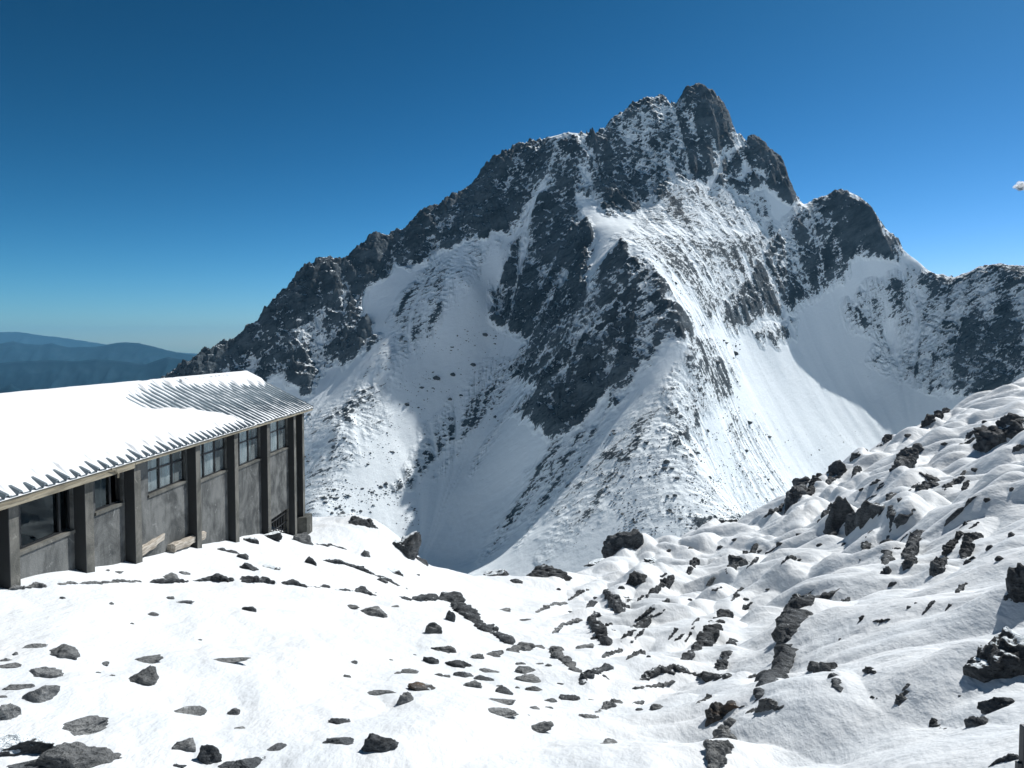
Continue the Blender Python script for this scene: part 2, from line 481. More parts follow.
# where bare rock stands out of the snow: regions on the surface
def poly_mask(px, py, poly, soft):
    poly = np.array(poly, float)
    inside = np.zeros(px.shape, bool); dist = np.full(px.shape, 1e9)
    n = len(poly)
    for i in range(n):
        x1, y1 = poly[i]; x2, y2 = poly[(i + 1) % n]
        cond = ((y1 > py) != (y2 > py)) & (px < (x2 - x1) * (py - y1) / (y2 - y1 + 1e-9) + x1)
        inside ^= cond
        t = np.clip(((px - x1) * (x2 - x1) + (py - y1) * (y2 - y1)) / ((x2 - x1) ** 2 + (y2 - y1) ** 2 + 1e-9), 0, 1)
        dist = np.minimum(dist, np.hypot(px - x1 - t * (x2 - x1), py - y1 - t * (y2 - y1)))
    sd = np.where(inside, dist, -dist)
    return sstep(-soft, soft, sd)
ROCKS = [
 ([(140,400),(236,328),(262,308),(300,264),(345,250),(395,227),(420,206),(470,178),(515,135),(556,140),(552,172),(530,205),(508,232),(480,238),(450,246),(415,268),(396,262),(376,284),(363,300),(362,312),(378,338),(362,350),(345,366),(330,362),(318,380),(300,386),(285,378),(262,385),(235,392)], 1.0, 7),
 ([(398,258),(440,240),(450,246),(416,270)], .6, 4),
 ([(300,392),(322,378),(318,388),(304,397)], 1.0, 3),
 ([(556,140),(604,124),(618,104),(660,88),(700,76),(732,108),(744,146),(724,160),(704,180),(690,182),(672,188),(660,204),(648,202),(636,214),(622,212),(606,212),(590,204),(572,196)], .80, 7),
 ([(604,130),(618,112),(655,100),(668,108),(650,135),(615,150)], -.12, 6),
 ([(556,145),(572,165),(575,205),(588,222),(594,238),(588,262),(584,290),(596,300),(560,332),(530,345),(508,330),(488,320),(492,296),(510,255),(525,222),(545,190)], .98, 7),
 ([(584,290),(600,262),(618,240),(650,262),(678,300),(692,326),(693,344),(672,340),(650,360),(632,385),(618,404),(596,404),(582,428),(560,438),(545,436),(532,424),(512,412),(520,396),(534,386),(508,380),(504,366),(524,350),(552,330)], .66, 9),
 ([(518,352),(560,330),(600,340),(640,318),(632,370),(600,400),(575,425),(545,436),(530,420),(548,390),(520,384)], .25, 5),
 ([(724,166),(752,136),(780,150),(796,184),(800,202),(784,204),(764,184),(740,196),(728,186),(716,184)], .95, 4),
 ([(725,180),(745,165),(770,172),(760,180)], -.5, 4),
 ([(800,206),(822,192),(848,190),(872,206),(890,232),(905,252),(890,262),(872,252),(852,262),(840,282),(806,302),(786,312),(760,318),(736,334),(722,322),(724,300),(748,278),(766,246),(786,232),(792,216)], .70, 8),
 ([(850,262),(880,262),(900,270),(870,280)], -.4, 6),
 ([(846,306),(870,286),(908,272),(936,270),(985,258),(1024,258),(1320,250),(1320,440),(1040,400),(1000,400),(960,402),(920,386),(890,372),(868,360),(880,340),(852,330)], .54, 9),
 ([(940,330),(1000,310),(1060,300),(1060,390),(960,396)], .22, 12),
 ([(752,330),(792,322),(796,338),(774,346),(760,342)], .55, 6),
 ([(612,238),(650,232),(740,236),(790,220),(780,240),(740,290),(722,310),(704,330),(694,300),(660,262)], .46, 8),
 ([(640,200),(700,186),(760,196),(770,220),(700,232),(640,228)], .40, 9),
 ([(690,335),(716,340),(738,368),(726,400),(700,430),(672,452),(662,430),(668,390)], .44, 8),
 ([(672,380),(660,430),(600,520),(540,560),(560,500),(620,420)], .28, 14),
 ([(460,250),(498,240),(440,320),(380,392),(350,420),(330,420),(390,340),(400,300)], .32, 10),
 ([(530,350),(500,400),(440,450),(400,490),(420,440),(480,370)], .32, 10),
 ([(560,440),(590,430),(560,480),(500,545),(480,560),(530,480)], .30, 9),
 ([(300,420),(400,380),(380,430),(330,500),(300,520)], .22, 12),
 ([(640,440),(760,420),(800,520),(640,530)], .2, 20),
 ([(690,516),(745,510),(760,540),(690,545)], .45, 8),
]
# trails of dark debris below the cliffs
TRAILS = [
 ([(500,384),(474,414),(428,470),(398,496),(396,490),(430,452),(474,398)], .64, 3.5),
 ([(492,402),(462,446),(436,484),(432,480),(452,448),(482,402)], .64, 3.5),
 ([(512,414),(490,450),(470,480),(466,478),(482,446),(504,412)], .60, 3.5),
 ([(560,440),(545,474),(502,540),(492,548),(526,482),(550,440)], .64, 3.5),
 ([(588,428),(566,474),(524,545),(514,552),(550,482),(578,430)], .62, 3.5),
 ([(612,408),(590,450),(560,500),(556,496),(580,450),(602,408)], .60, 3.5),
 ([(690,352),(660,410),(606,496),(580,528),(576,522),(624,448),(672,368)], .62, 3.5),
 ([(706,360),(704,420),(694,470),(688,470),(694,416),(696,362)], .64, 3.5),
 ([(722,362),(738,410),(744,448),(738,448),(728,410),(714,364)], .56, 3.5),
 ([(440,262),(420,290),(396,318),(392,314),(412,286),(430,260)], .62, 3.5),
]
PX, PY = proj(np.stack([X, Y, H0], -1))
wx = fbm(X / 34, Y / 34, 3, 5) * 9; wy = fbm(X / 34 + 9, Y / 34, 3, 6) * 9
R = np.zeros(X.shape)
for poly, val, soft in ROCKS:
    bx = np.array(poly); bb = (PX > bx[:, 0].min() - 40) & (PX < bx[:, 0].max() + 40) & (PY > bx[:, 1].min() - 40) & (PY < bx[:, 1].max() + 40)
    idx = np.where(bb)
    mk = poly_mask(PX[idx] + wx[idx], PY[idx] + wy[idx], poly, soft)
    if val > 0: R[idx] = np.maximum(R[idx], mk * val) if val > .3 else R[idx] + mk * val
    else: R[idx] += mk * val
R = np.clip(R, 0, 1.15)
TR = np.zeros(X.shape)
for poly, val, soft in TRAILS:
    bx = np.array(poly); idx = np.where((PX > bx[:, 0].min() - 30) & (PX < bx[:, 0].max() + 30) & (PY > bx[:, 1].min() - 30) & (PY < bx[:, 1].max() + 30))
    TR[idx] = np.maximum(TR[idx], poly_mask(PX[idx] + wx[idx] * .45, PY[idx] + wy[idx] * .45, poly, 6))
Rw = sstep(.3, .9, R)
# relief
big = fbm(X / 150, Y / 150, 5, 11, .52, True)
rib = np.clip(.55 - .75 * np.abs(RUN3) - .3 * np.abs(RUN2), -1.2, 1)
med = fbm(X / 38 + .2 * rib, Y / 38, 5, 12, .58, True)
fine = fbm(X / 9, Y / 9, 3, 13, .6)
H = H0 + Rw * ((big - .15) * 18 + (rib + .15) * 8 + (med - .1) * 13 + fine * 3.4)
H += sstep(.12, .45, R) * (fine * 1.2 + (med - .1) * 2.0)
# rock beds: small ledges dipping to the left
q = (H + .42 * X - .15 * Y + fbm(X / 60, Y / 60, 3, 33) * 16) / 13.0
saw = (q - np.floor(q)); ledge = np.where(saw < .72, saw / .72, (1 - saw) / .28) - .5
H += Rw * ledge * 5.2 * (.5 + fbm(X / 90, Y / 90, 2, 44) )
# snow slopes: runnels down the fall line
H += (1 - Rw) * (RUN1 * .05 + RUN2 * .14 + RUN3 * .7 + fbm(X / 70, Y / 70, 4, 56) * 1.6 + fbm(X / 8, Y / 8, 2, 57) * .25)
# steepness of the finished surface
dY = np.gradient(H, axis=0) / np.gradient(Y, axis=0)
a1 = (cols - 512) / F
dA = np.gradient(H, axis=1) / (np.gradient(a1)[None] * Y)
gyy = dY - dA * A
steep = np.hypot(dA, gyy)
def boxblur(q, n0, n1, times=2):
    for k in range(times):
        for ax, n in ((0, n0), (1, n1)):
            c = np.cumsum(np.concatenate([np.repeat(np.take(q, [0], ax), n + 1, ax), q, np.repeat(np.take(q, [-1], ax), n, ax)], ax), ax)
            hi_ = [slice(None)] * 2; lo_2 = [slice(None)] * 2
            hi_[ax] = slice(2 * n + 1, None); lo_2[ax] = slice(0, -(2 * n + 1))
            q = (c[tuple(hi_)] - c[tuple(lo_2)]) / (2 * n + 1)
    return q
st2 = np.clip(steep, .05, 4)
sb = boxblur(st2, 15, 25)
# snow keeps in the hollows and on the ledges, the ribs blow clear
cv1 = H - boxblur(H, 6, 8); cv2 = H - boxblur(H, 18, 24)
msk = R > .45
cvx = np.clip(cv1 / cv1[msk].std(), -2.2, 2.2) * .13 + np.clip(cv2 / cv2[msk].std(), -2.2, 2.2) * .16
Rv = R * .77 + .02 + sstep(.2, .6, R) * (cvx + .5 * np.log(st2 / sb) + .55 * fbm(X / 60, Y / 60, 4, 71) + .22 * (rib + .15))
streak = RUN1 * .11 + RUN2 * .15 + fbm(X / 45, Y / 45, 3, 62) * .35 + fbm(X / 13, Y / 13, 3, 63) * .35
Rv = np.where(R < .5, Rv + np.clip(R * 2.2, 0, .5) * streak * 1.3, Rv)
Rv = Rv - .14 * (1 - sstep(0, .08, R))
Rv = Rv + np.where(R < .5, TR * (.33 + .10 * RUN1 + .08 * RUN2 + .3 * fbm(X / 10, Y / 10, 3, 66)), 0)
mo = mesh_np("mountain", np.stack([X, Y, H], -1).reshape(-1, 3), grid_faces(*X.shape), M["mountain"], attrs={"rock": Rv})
tag(mo, "steep rocky mountain with jagged summit and snowy scree slopes", "mountain", kind="structure")

# loose stones strewn over the snow slopes
def mount_z(x, y):
    a = x / y * F + 512
    c = np.interp(a, cols, np.arange(len(cols))); r = np.interp(y, rows, np.arange(len(rows)))
    ci = np.clip(c.astype(int), 0, len(cols) - 2); ri = np.clip(r.astype(int), 0, len(rows) - 2); cf = c - ci; rf = r - ri
    return (H[ri, ci] * (1 - cf) + H[ri, ci + 1] * cf) * (1 - rf) + (H[ri + 1, ci] * (1 - cf) + H[ri + 1, ci + 1] * cf) * rf
# ------------------------------------------------------------------ the snowy ground near the viewer
FG = [
 # photo position and forward distance of points of the ground
 (-260,768,8.5),(-260,640,13.5),(-260,560,21),(-260,500,34),
 (0,768,9.3),(0,700,11.5),(0,640,14.2),(0,587,17.9),
 (130,768,9.6),(130,700,12),(130,640,15.8),(130,590,20.8),(128,566,23.2),
 (45,574,19.6),(75,567,21.4),(116,560,23.6),(184,544,28.3),(219,540,31.5),(250,534,35.0),(282,532,39.5),(298,537,41.5),
 (200,577,24.5),(200,600,21.5),(200,640,17),(200,700,12.7),
 (300,768,10.2),(300,700,13.6),(300,640,19),(300,600,25),(300,570,31),(320,548,38.5),
 (345,516,47),(300,520,46.5),(372,516,48),(398,538,49),(420,562,51),(455,573,55),(400,575,40),(440,590,43),
 (400,605,29),(400,640,22),(400,700,14.8),(400,768,10.4),
 (500,768,10.3),(500,700,16),(500,660,22),(500,630,31),(500,600,45),(500,576,60),
 (560,576,66),(560,600,52),(560,640,31),(560,680,20),(560,740,12.5),
 (600,566,68),(640,548,74),(640,580,55),(640,620,36),(640,660,24),(640,700,17),(640,768,10.3),
 (690,538,80),(720,536,84),(760,522,88),(700,560,62),(700,590,46),(700,640,27),(700,680,19),(700,740,12),
 (790,505,90),(810,488,91),(840,474,92),(870,455,92),(905,436,93),(935,421,94),(975,404,95),(1024,387,97),(1090,362,98),(1200,325,100),(1320,290,100),
 (760,560,56),(760,600,38),(760,640,25),(760,700,14.5),(760,768,9.8),
 (820,530,58),(830,560,42),(830,600,27),(830,640,19),(830,700,12.2),(830,768,8.8),
 (880,500,58),(890,540,40),(900,580,25),(900,620,17.5),(900,680,11.6),(900,768,7.8),
 (950,470,58),(960,510,40),(960,560,24),(960,610,16),(960,680,10.4),(960,768,7.2),
 (1024,440,56),(1024,480,38),(1024,540,22),(1024,600,14),(1024,680,9.2),(1024,768,6.5),
 (1150,400,58),(1150,470,30),(1150,560,15),(1150,680,8),(1300,380,55),(1300,520,15),(1300,700,6.8),
 # the ground under the viewer's feet
 (-500,1480,3.4),(0,1480,3.4),(400,1450,3.6),(700,1330,3.6),(1024,1100,3.5),(1300,1050,3.4),(1600,1000,3.4),
 # under and beyond the hut
 (-150,470,45),(0,480,45),(150,500,46),(230,512,47),
 (-150,480,60),(0,500,60),(150,520,60),(250,540,60),
]
for px in range(-300, 1400, 85):
    rim = np.interp(px, [-300,250,345,420,500,600,690,760,840,935,1024,1200,1400], [62,60,48,51,60,68,80,88,92,94,97,100,100])
    ry = np.interp(px, [-300,150,250,300,345,372,398,420,500,560,600,640,690,760,790,840,905,935,1024,1200,1400], [500,520,535,525,516,516,538,562,576,576,566,548,538,522,505,474,436,421,387,325,270])
    for k, add in ((1.25, 45), (1.7, 120), (2.6, 190), (5, 250), (10, 300)):
        FG.append((px, ry + add, rim * k))
FG = np.array(FG, float)
_p = unproj(FG[:, 0], FG[:, 1], FG[:, 2])
BK = .60
ground_t = RBF(np.stack([_p[:, 0] / _p[:, 1], np.log(_p[:, 1]) * BK], 1), _p[:, 2] / _p[:, 1], .035, lam=.01)
def ground_base(a, Y):
    return ground_t(a, np.log(Y) * BK) * Y
MOUNDS = []      # (x, y, height, radius): snow lying over rocks
def ground_detail(x, y):
    d = np.hypot(x, y); a = x / y
    right = sstep(-.02, .25, a)
    far = sstep(20, 45, d)
    wx = x + 1.2 * perlin(x / 6, y / 6, 211); wy = y + 1.2 * perlin(x / 6, y / 6, 212)
    amp = .26 + right * (.30 + .75 * far)
    # rounded pillows of snow with creases between them
    pil = np.abs(perlin(wx / 6.0, wy / 9.0, 201)) * 1.5 + np.abs(perlin(wx / 2.7, wy / 4.2, 208)) * .62 + np.abs(perlin(wx / 1.15 + .3 * wy, wy / 2.4, 209)) * .11 - .57
    n = pil * amp * 1.15 + fbm(x / 19, y / 19, 3, 202) * (.25 + .9 * right * far)
    n = n + fbm(x / 1.6 + .2 * y, y / 3.0, 3, 203, .5) * (.065 + .05 * right) + fbm(x / .45, y / .45, 3, 204, .5) * .012
    # nothing near the wall of the hut
    u_ = np.clip(1 - np.abs(x + 12) / 3.0, 0, 1) * (y < 44)
    return n * (1 - .8 * u_) * np.clip((170 - d) / 60, .15, 1)
def ground_z(x, y):
    x = np.asarray(x, float); y = np.asarray(y, float)
    z = ground_base(x / y, y) + ground_detail(x, y)
    if MOUNDS:
        m = np.zeros(z.shape)
        for mx, my, mh, mr in MOUNDS:
            ii = np.where((np.abs(x - mx) < 2.6 * mr) & (np.abs(y - my) < 2.6 * mr))
            if len(ii[0]):
                r2 = ((x[ii] - mx) ** 2 + (y[ii] - my) ** 2) / mr ** 2
                m[ii] = np.maximum(m[ii], mh * np.exp(-r2 * 1.2))
        z = z + m
    return z
YS = np.exp(np.linspace(np.log(5.0), np.log(110.0), 620))
def hit(px, py, mounds=False):
    """where the line of sight through a photo position first meets the ground"""
    p = unproj(px, py, YS)
    z = ground_base(p[:, 0] / p[:, 1], p[:, 1]) + ground_detail(p[:, 0], p[:, 1])
    i = np.argmax(z >= p[:, 2])
    if z[i] < p[i, 2]: i = int(np.argmin(p[:, 2] - z + 1e3 * (YS > 96)))
    return np.array([p[i, 0], p[i, 1], z[i]])

# unseen snow slope added around the viewer to bounce sunlight into the mountain's shade
ba = np.radians(np.concatenate([np.linspace(52, 308, 120)])); br = np.exp(np.linspace(np.log(2.5), np.log(3000), 90))
BA, BR = np.meshgrid(ba, br)
BX, BY = np.sin(BA) * BR, np.cos(BA) * BR
side = np.clip(-np.cos(BA) * 1.15 + .15, -.35, 1)
BZ = -4.6 - .02 * BR + np.clip(BR - 25, 0, None) * .27 * side - np.clip(BR - 40, 0, None) * .12 * (side < 0) + fbm(BX / 160, BY / 160, 4, 491) * np.clip(BR - 20, 0, 300) * .16 + fbm(BX / 12, BY / 12, 3, 492) * np.clip(BR / 30, 0, 1) * .5
BZ = np.minimum(BZ, 540)
bs = mesh_np("bounce_slope", np.stack([BX, BY, BZ], -1).reshape(-1, 3), grid_faces(*BA.shape)[:, ::-1], M["snow"])
tag(bs, "unseen snow slope added behind the viewer to bounce light", "snow", kind="structure")
# ------------------------------------------------------------------ rocks
_ICO = {}
def ico(sub):
    if sub not in _ICO:
        bm = bmesh.new(); bmesh.ops.create_icosphere(bm, subdivisions=sub, radius=1)
        v = np.array([q.co[:] for q in bm.verts]); bm.verts.index_update()
        f = np.array([[q.index for q in p.verts] for p in bm.faces]); bm.free(); _ICO[sub] = (v, f)
    return _ICO[sub]
def rock_shape(seed, sub, cuts=11, rough=.15):
    r = np.random.default_rng(seed)
    v, f = ico(sub); v = v.copy()
    v *= 1 + .22 * perlin3(v * 1.1 + r.uniform(0, 50, 3), seed)[:, None]
    for _ in range(cuts):
        n = r.normal(size=3); n /= np.linalg.norm(n)
        d = r.uniform(.55, .92)
        e = np.maximum(v @ n - d, 0)
        v -= e[:, None] * n * .95
    o = r.uniform(0, 50, 3)
    nn = perlin3(v * 2.3 + o, seed + 1) * 1.0 + perlin3(v * 5.1 + o, seed + 2) * .6 + (.35 * perlin3(v * 11 + o, seed + 3) if sub >= 4 else 0)
    # beds: shallow grooves along one direction
    bd = np.array([.35, .2, 1.0]) + r.normal(size=3) * .15; bd /= np.linalg.norm(bd)
    g = np.abs(((v @ bd) * 3.2 + .35 * nn) % 1 - .5) * 2
    v *= (1 + rough * nn - .055 * sstep(.55, 1, g))[:, None]
    v /= np.abs(v).max(0)
    return v, f
def crag_shape(seed, sub):
    """several angular blocks standing side by side as one outcrop"""
    r = np.random.default_rng(seed + 5000)
    VS_, FS_, n0 = [], [], 0
    k = int(r.integers(3, 6))
    for i in range(k):
        v, f = rock_shape(seed * 13 + i, sub, 16, .10)
        big_ = 1.0 if i == 0 else r.uniform(.55, .9)
        sc3 = np.array([r.uniform(.55, .8), r.uniform(.6, .9), r.uniform(.7, 1.0)]) * big_
        # beds standing on edge: upright grooves
        g = np.abs((v[:, 0] * 2.4 + .6 * v[:, 1] + .25 * perlin3(v * 2.0, seed + i)) % 1 - .5) * 2
        v = v * (1 - .10 * sstep(.5, 1, g))[:, None] * sc3
        tl = r.uniform(-.35, .35); c, s = math.cos(tl), math.sin(tl)
        v = v @ np.array([[c, 0, -s], [0, 1, 0], [s, 0, c]])
        off = np.array([(i / (k - 1) - .5) * .95 + r.uniform(-.1, .1), r.uniform(-.25, .3), r.uniform(-.25, .1) - (.0 if i == 0 else .15)])
        if i == 0: off[0] = r.uniform(-.25, .25)
        VS_.append(v + off); FS_.append(f + n0); n0 += len(v)
    v = np.concatenate(VS_); f = np.concatenate(FS_)
    v = v / np.abs(v).max(0)
    return v, f
_seed = [100]
def place_rock(name, px, py, w, h, tilt=0, mat="rock", label=None, cat=None, group=None, deep=.75, sink=.25, mound=None, P=None):
    _seed[0] += 1
    if P is None and px > 570 and abs(tilt) >= 15 and w > 8 and (h < 30 or w < 40) and name != "stone":
        # a rib of bedrock showing along the slope
        ln = math.hypot(w, h) * .5; tr = math.radians(tilt) if h < 1.2 * w else math.radians(math.copysign(max(abs(tilt), 55), tilt))
        wd = max(3.5, .62 * min(w, h))
        if h > 1.2 * w: ln = h * .55
        cx, cy = math.cos(tr) * ln, math.sin(tr) * ln
        bow = random.uniform(-.18, .18) * ln
        return place_ledge(name, [(px - cx, py + cy, wd * .7), (px + bow * math.sin(tr) * .7, py + bow * math.cos(tr), wd * 1.1), (px + cx, py - cy, wd * .8)], mat, label, cat or name.replace("_", " "), group, rise=.8)
    P = hit(px, py + h * .22) if P is None else P
    mpp = math.hypot(P[0], P[1]) / F * (1 / math.cos(math.atan2(abs(P[0]), P[1])) * .0 + 1)
    dl = math.atan2(max(-P[2], .2), P[1])
    sx = w * .5 * mpp * 1.06
    hh = h * .5 * mpp * 1.25
    sy = min(deep * sx, .85 * hh / max(math.sin(dl), .12))
    sz = math.sqrt(max(hh ** 2 - (sy * math.sin(dl)) ** 2, (.25 * hh) ** 2)) / math.cos(dl) * 1.1
    sub = 5 if w > 40 else 4 if w > 13 else 3
    jag = (px > 570 or name == 'crag') and 12 < w < 45 and name != 'stone'
    v, f = crag_shape(_seed[0], sub) if jag else rock_shape(_seed[0], sub)
    if jag: sz *= 1.3; sx *= 1.25; sy *= 1.2
    v = v * np.array([sx, sy, sz])
    t = math.radians(-tilt); c, s = math.cos(t), math.sin(t)
    v = v @ np.array([[c, 0, -s], [0, 1, 0], [s, 0, c]])
    az = math.atan2(P[0], P[1]); c, s = math.cos(-az), math.sin(-az)
    v = v @ np.array([[c, s, 0], [-s, c, 0], [0, 0, 1]])
    o = mesh_np(name, v, f, M[mat])
    o.location = (P[0], P[1], P[2] - sink * sz * .4)
    tag(o, label, cat or name.replace("_", " "), group)
    if mound is None: mound = 1.0 if px > 570 and w > 9 else .42 if w > 9 else 0
    if mound:
        MOUNDS.append((P[0] + .35 * sx, P[1] + sy * 1.3, mound * sz * (.36 if jag else .62), max(sx, sy) * 1.75))
    return o
def place_ledge(name, pts, mat="rock", label=None, cat=None, group=None, mound=None, rise=.5):
    """a long outcrop following a line on the ground; pts = (px, py, width px)"""
    _seed[0] += 1; sd = _seed[0]
    if name == 'rock_ledge' and pts[0][0] < 560: rise = .34
    H_ = np.array([hit(p[0], p[1]) for p in pts]); W = np.array([p[2] for p in pts], float) * (1.3 if len(pts) > 4 and pts[0][0] > 600 else 1.05) * H_[:, 1] / F * .5
    seg = np.hypot(*(np.diff(H_[:, :2], axis=0).T)); cum = np.concatenate([[0], np.cumsum(np.maximum(seg, .01))])
    step = max(.11 * W.mean(), cum[-1] / 300)
    n = max(10, int(cum[-1] / step)); t = np.linspace(0, cum[-1], n)
    C_ = np.stack([np.interp(t, cum, H_[:, k]) for k in range(3)], 1)
    # smooth the corners
    for _ in range(3): C_[1:-1] = (C_[:-2] + C_[2:] + 2 * C_[1:-1]) / 4
    wd = np.interp(t, cum, W)
    e = np.minimum(t, cum[-1] - t) / (wd.mean() * 1.6 + 1e-6); wd = wd * np.sqrt(np.clip(e, .02, 1))
    # the outcrop comes and goes under the snow
    wd = wd * (.95 + .6 * perlin(t / (W.mean() * 5.0) + sd, t * 0 + .3, sd))
    wd = np.maximum(wd, .03 * W.mean())
    C_[:, 2] += wd * (.15 + 1.0 * perlin(t / (W.mean() * 4.2) + 3 * sd, t * 0 + .7, sd + 9)) - .15 * wd
    T = np.gradient(C_, axis=0); T[:, 2] *= .3; T /= np.linalg.norm(T, axis=1)[:, None] + 1e-9
    up = np.tile([0, 0, 1.0], (n, 1)); S = np.cross(T, up); S /= np.linalg.norm(S, axis=1)[:, None] + 1e-9
    m = 22; an = np.arange(m) * 2 * np.pi / m
    # a lumpy, squared section
    ca = np.sign(np.cos(an)) * np.abs(np.cos(an)) ** .7; sa = np.sign(np.sin(an)) * np.abs(np.sin(an)) ** .7
    v = C_[:, None] + wd[:, None, None] * (ca[None, :, None] * S[:, None] + sa[None, :, None] * up[:, None] * rise * 1.5)
    v = v.reshape(-1, 3); sc_ = W.mean()
    o3 = np.array([sd * 3.1, sd * 1.7, 0])
    dirv = (v - np.repeat(C_, m, 0)); ln = np.linalg.norm(dirv, axis=1)[:, None] + 1e-9
    nn = perlin3(v / (sc_ * 1.5) + o3, sd) * .9 + perlin3(v / (sc_ * .6) + o3, sd + 1) * .36 + perlin3(v / (sc_ * .25) + o3, sd + 2) * .14
    blk = np.abs(perlin3(v / (sc_ * 1.0) * np.array([1, 1, .5]) + o3 + 7, sd + 5)) * 1.6
    v = v + dirv * (nn * .6 - blk * .40 + .12)[:, None]
    i = np.arange(n - 1)[:, None] * m + np.arange(m)[None]; j = np.arange(n - 1)[:, None] * m + (np.arange(m)[None] + 1) % m
    f = np.stack([i, j, j + m, i + m], -1).reshape(-1, 4)
    # ends
    v = np.concatenate([v, C_[:1], C_[-1:]]); a_, b_ = len(v) - 2, len(v) - 1
    k = np.arange(m); k2 = (k + 1) % m
    f = np.concatenate([f, np.stack([np.full(m, a_), k2, k, k], -1)[:, [0, 1, 2, 2]] * 1, np.stack([np.full(m, b_), k + (n - 1) * m, k2 + (n - 1) * m, k2 + (n - 1) * m], -1)])
    tri = np.concatenate([f[:, [0, 1, 2]], f[:len(i.ravel()), [0, 2, 3]]])
    if W.mean() / H_[:, 1].mean() * F > 2.6:
        # angular blocks breaking out of the outcrop
        rb = np.random.default_rng(sd + 900)
        nb = int(np.clip(cum[-1] / (1.15 * W.mean()), 3, 22))
        for q_ in range(nb):
            i_ = int(rb.integers(1, n - 1)); bv, bf = rock_shape(sd * 31 + q_, 3, 15, .10)
            sz_ = max(wd[i_], .35 * W.mean()) * rb.uniform(.45, .95)
            an_ = rb.uniform(0, 6.28); c_, s_ = math.cos(an_), math.sin(an_)
            bv = bv * np.array([1.15, .8, .75]) * sz_ @ np.array([[c_, s_, 0], [-s_, c_, 0], [0, 0, 1]])
            bv = bv + C_[i_] + S[i_] * wd[i_] * rb.uniform(-.8, .8) + np.array([0, 0, wd[i_] * rise * rb.uniform(-.1, .75)])
            tri = np.concatenate([tri, bf + len(v)]); v = np.concatenate([v, bv])
    base = C_[n // 2].copy()
    o = mesh_np(name, v - base, tri, M[mat])
    o.location = base
    tag(o, label, cat or "rock", group)
    if mound is None: mound = .9 if pts[0][0] > 570 else .25
    if mound:
        for k in range(0, n, max(1, int(n / 10))):
            MOUNDS.append((C_[k, 0] + .9 * wd[k], C_[k, 1] + 1.3 * wd[k], mound * wd[k] * .85, wd[k] * 2.6))
    return o
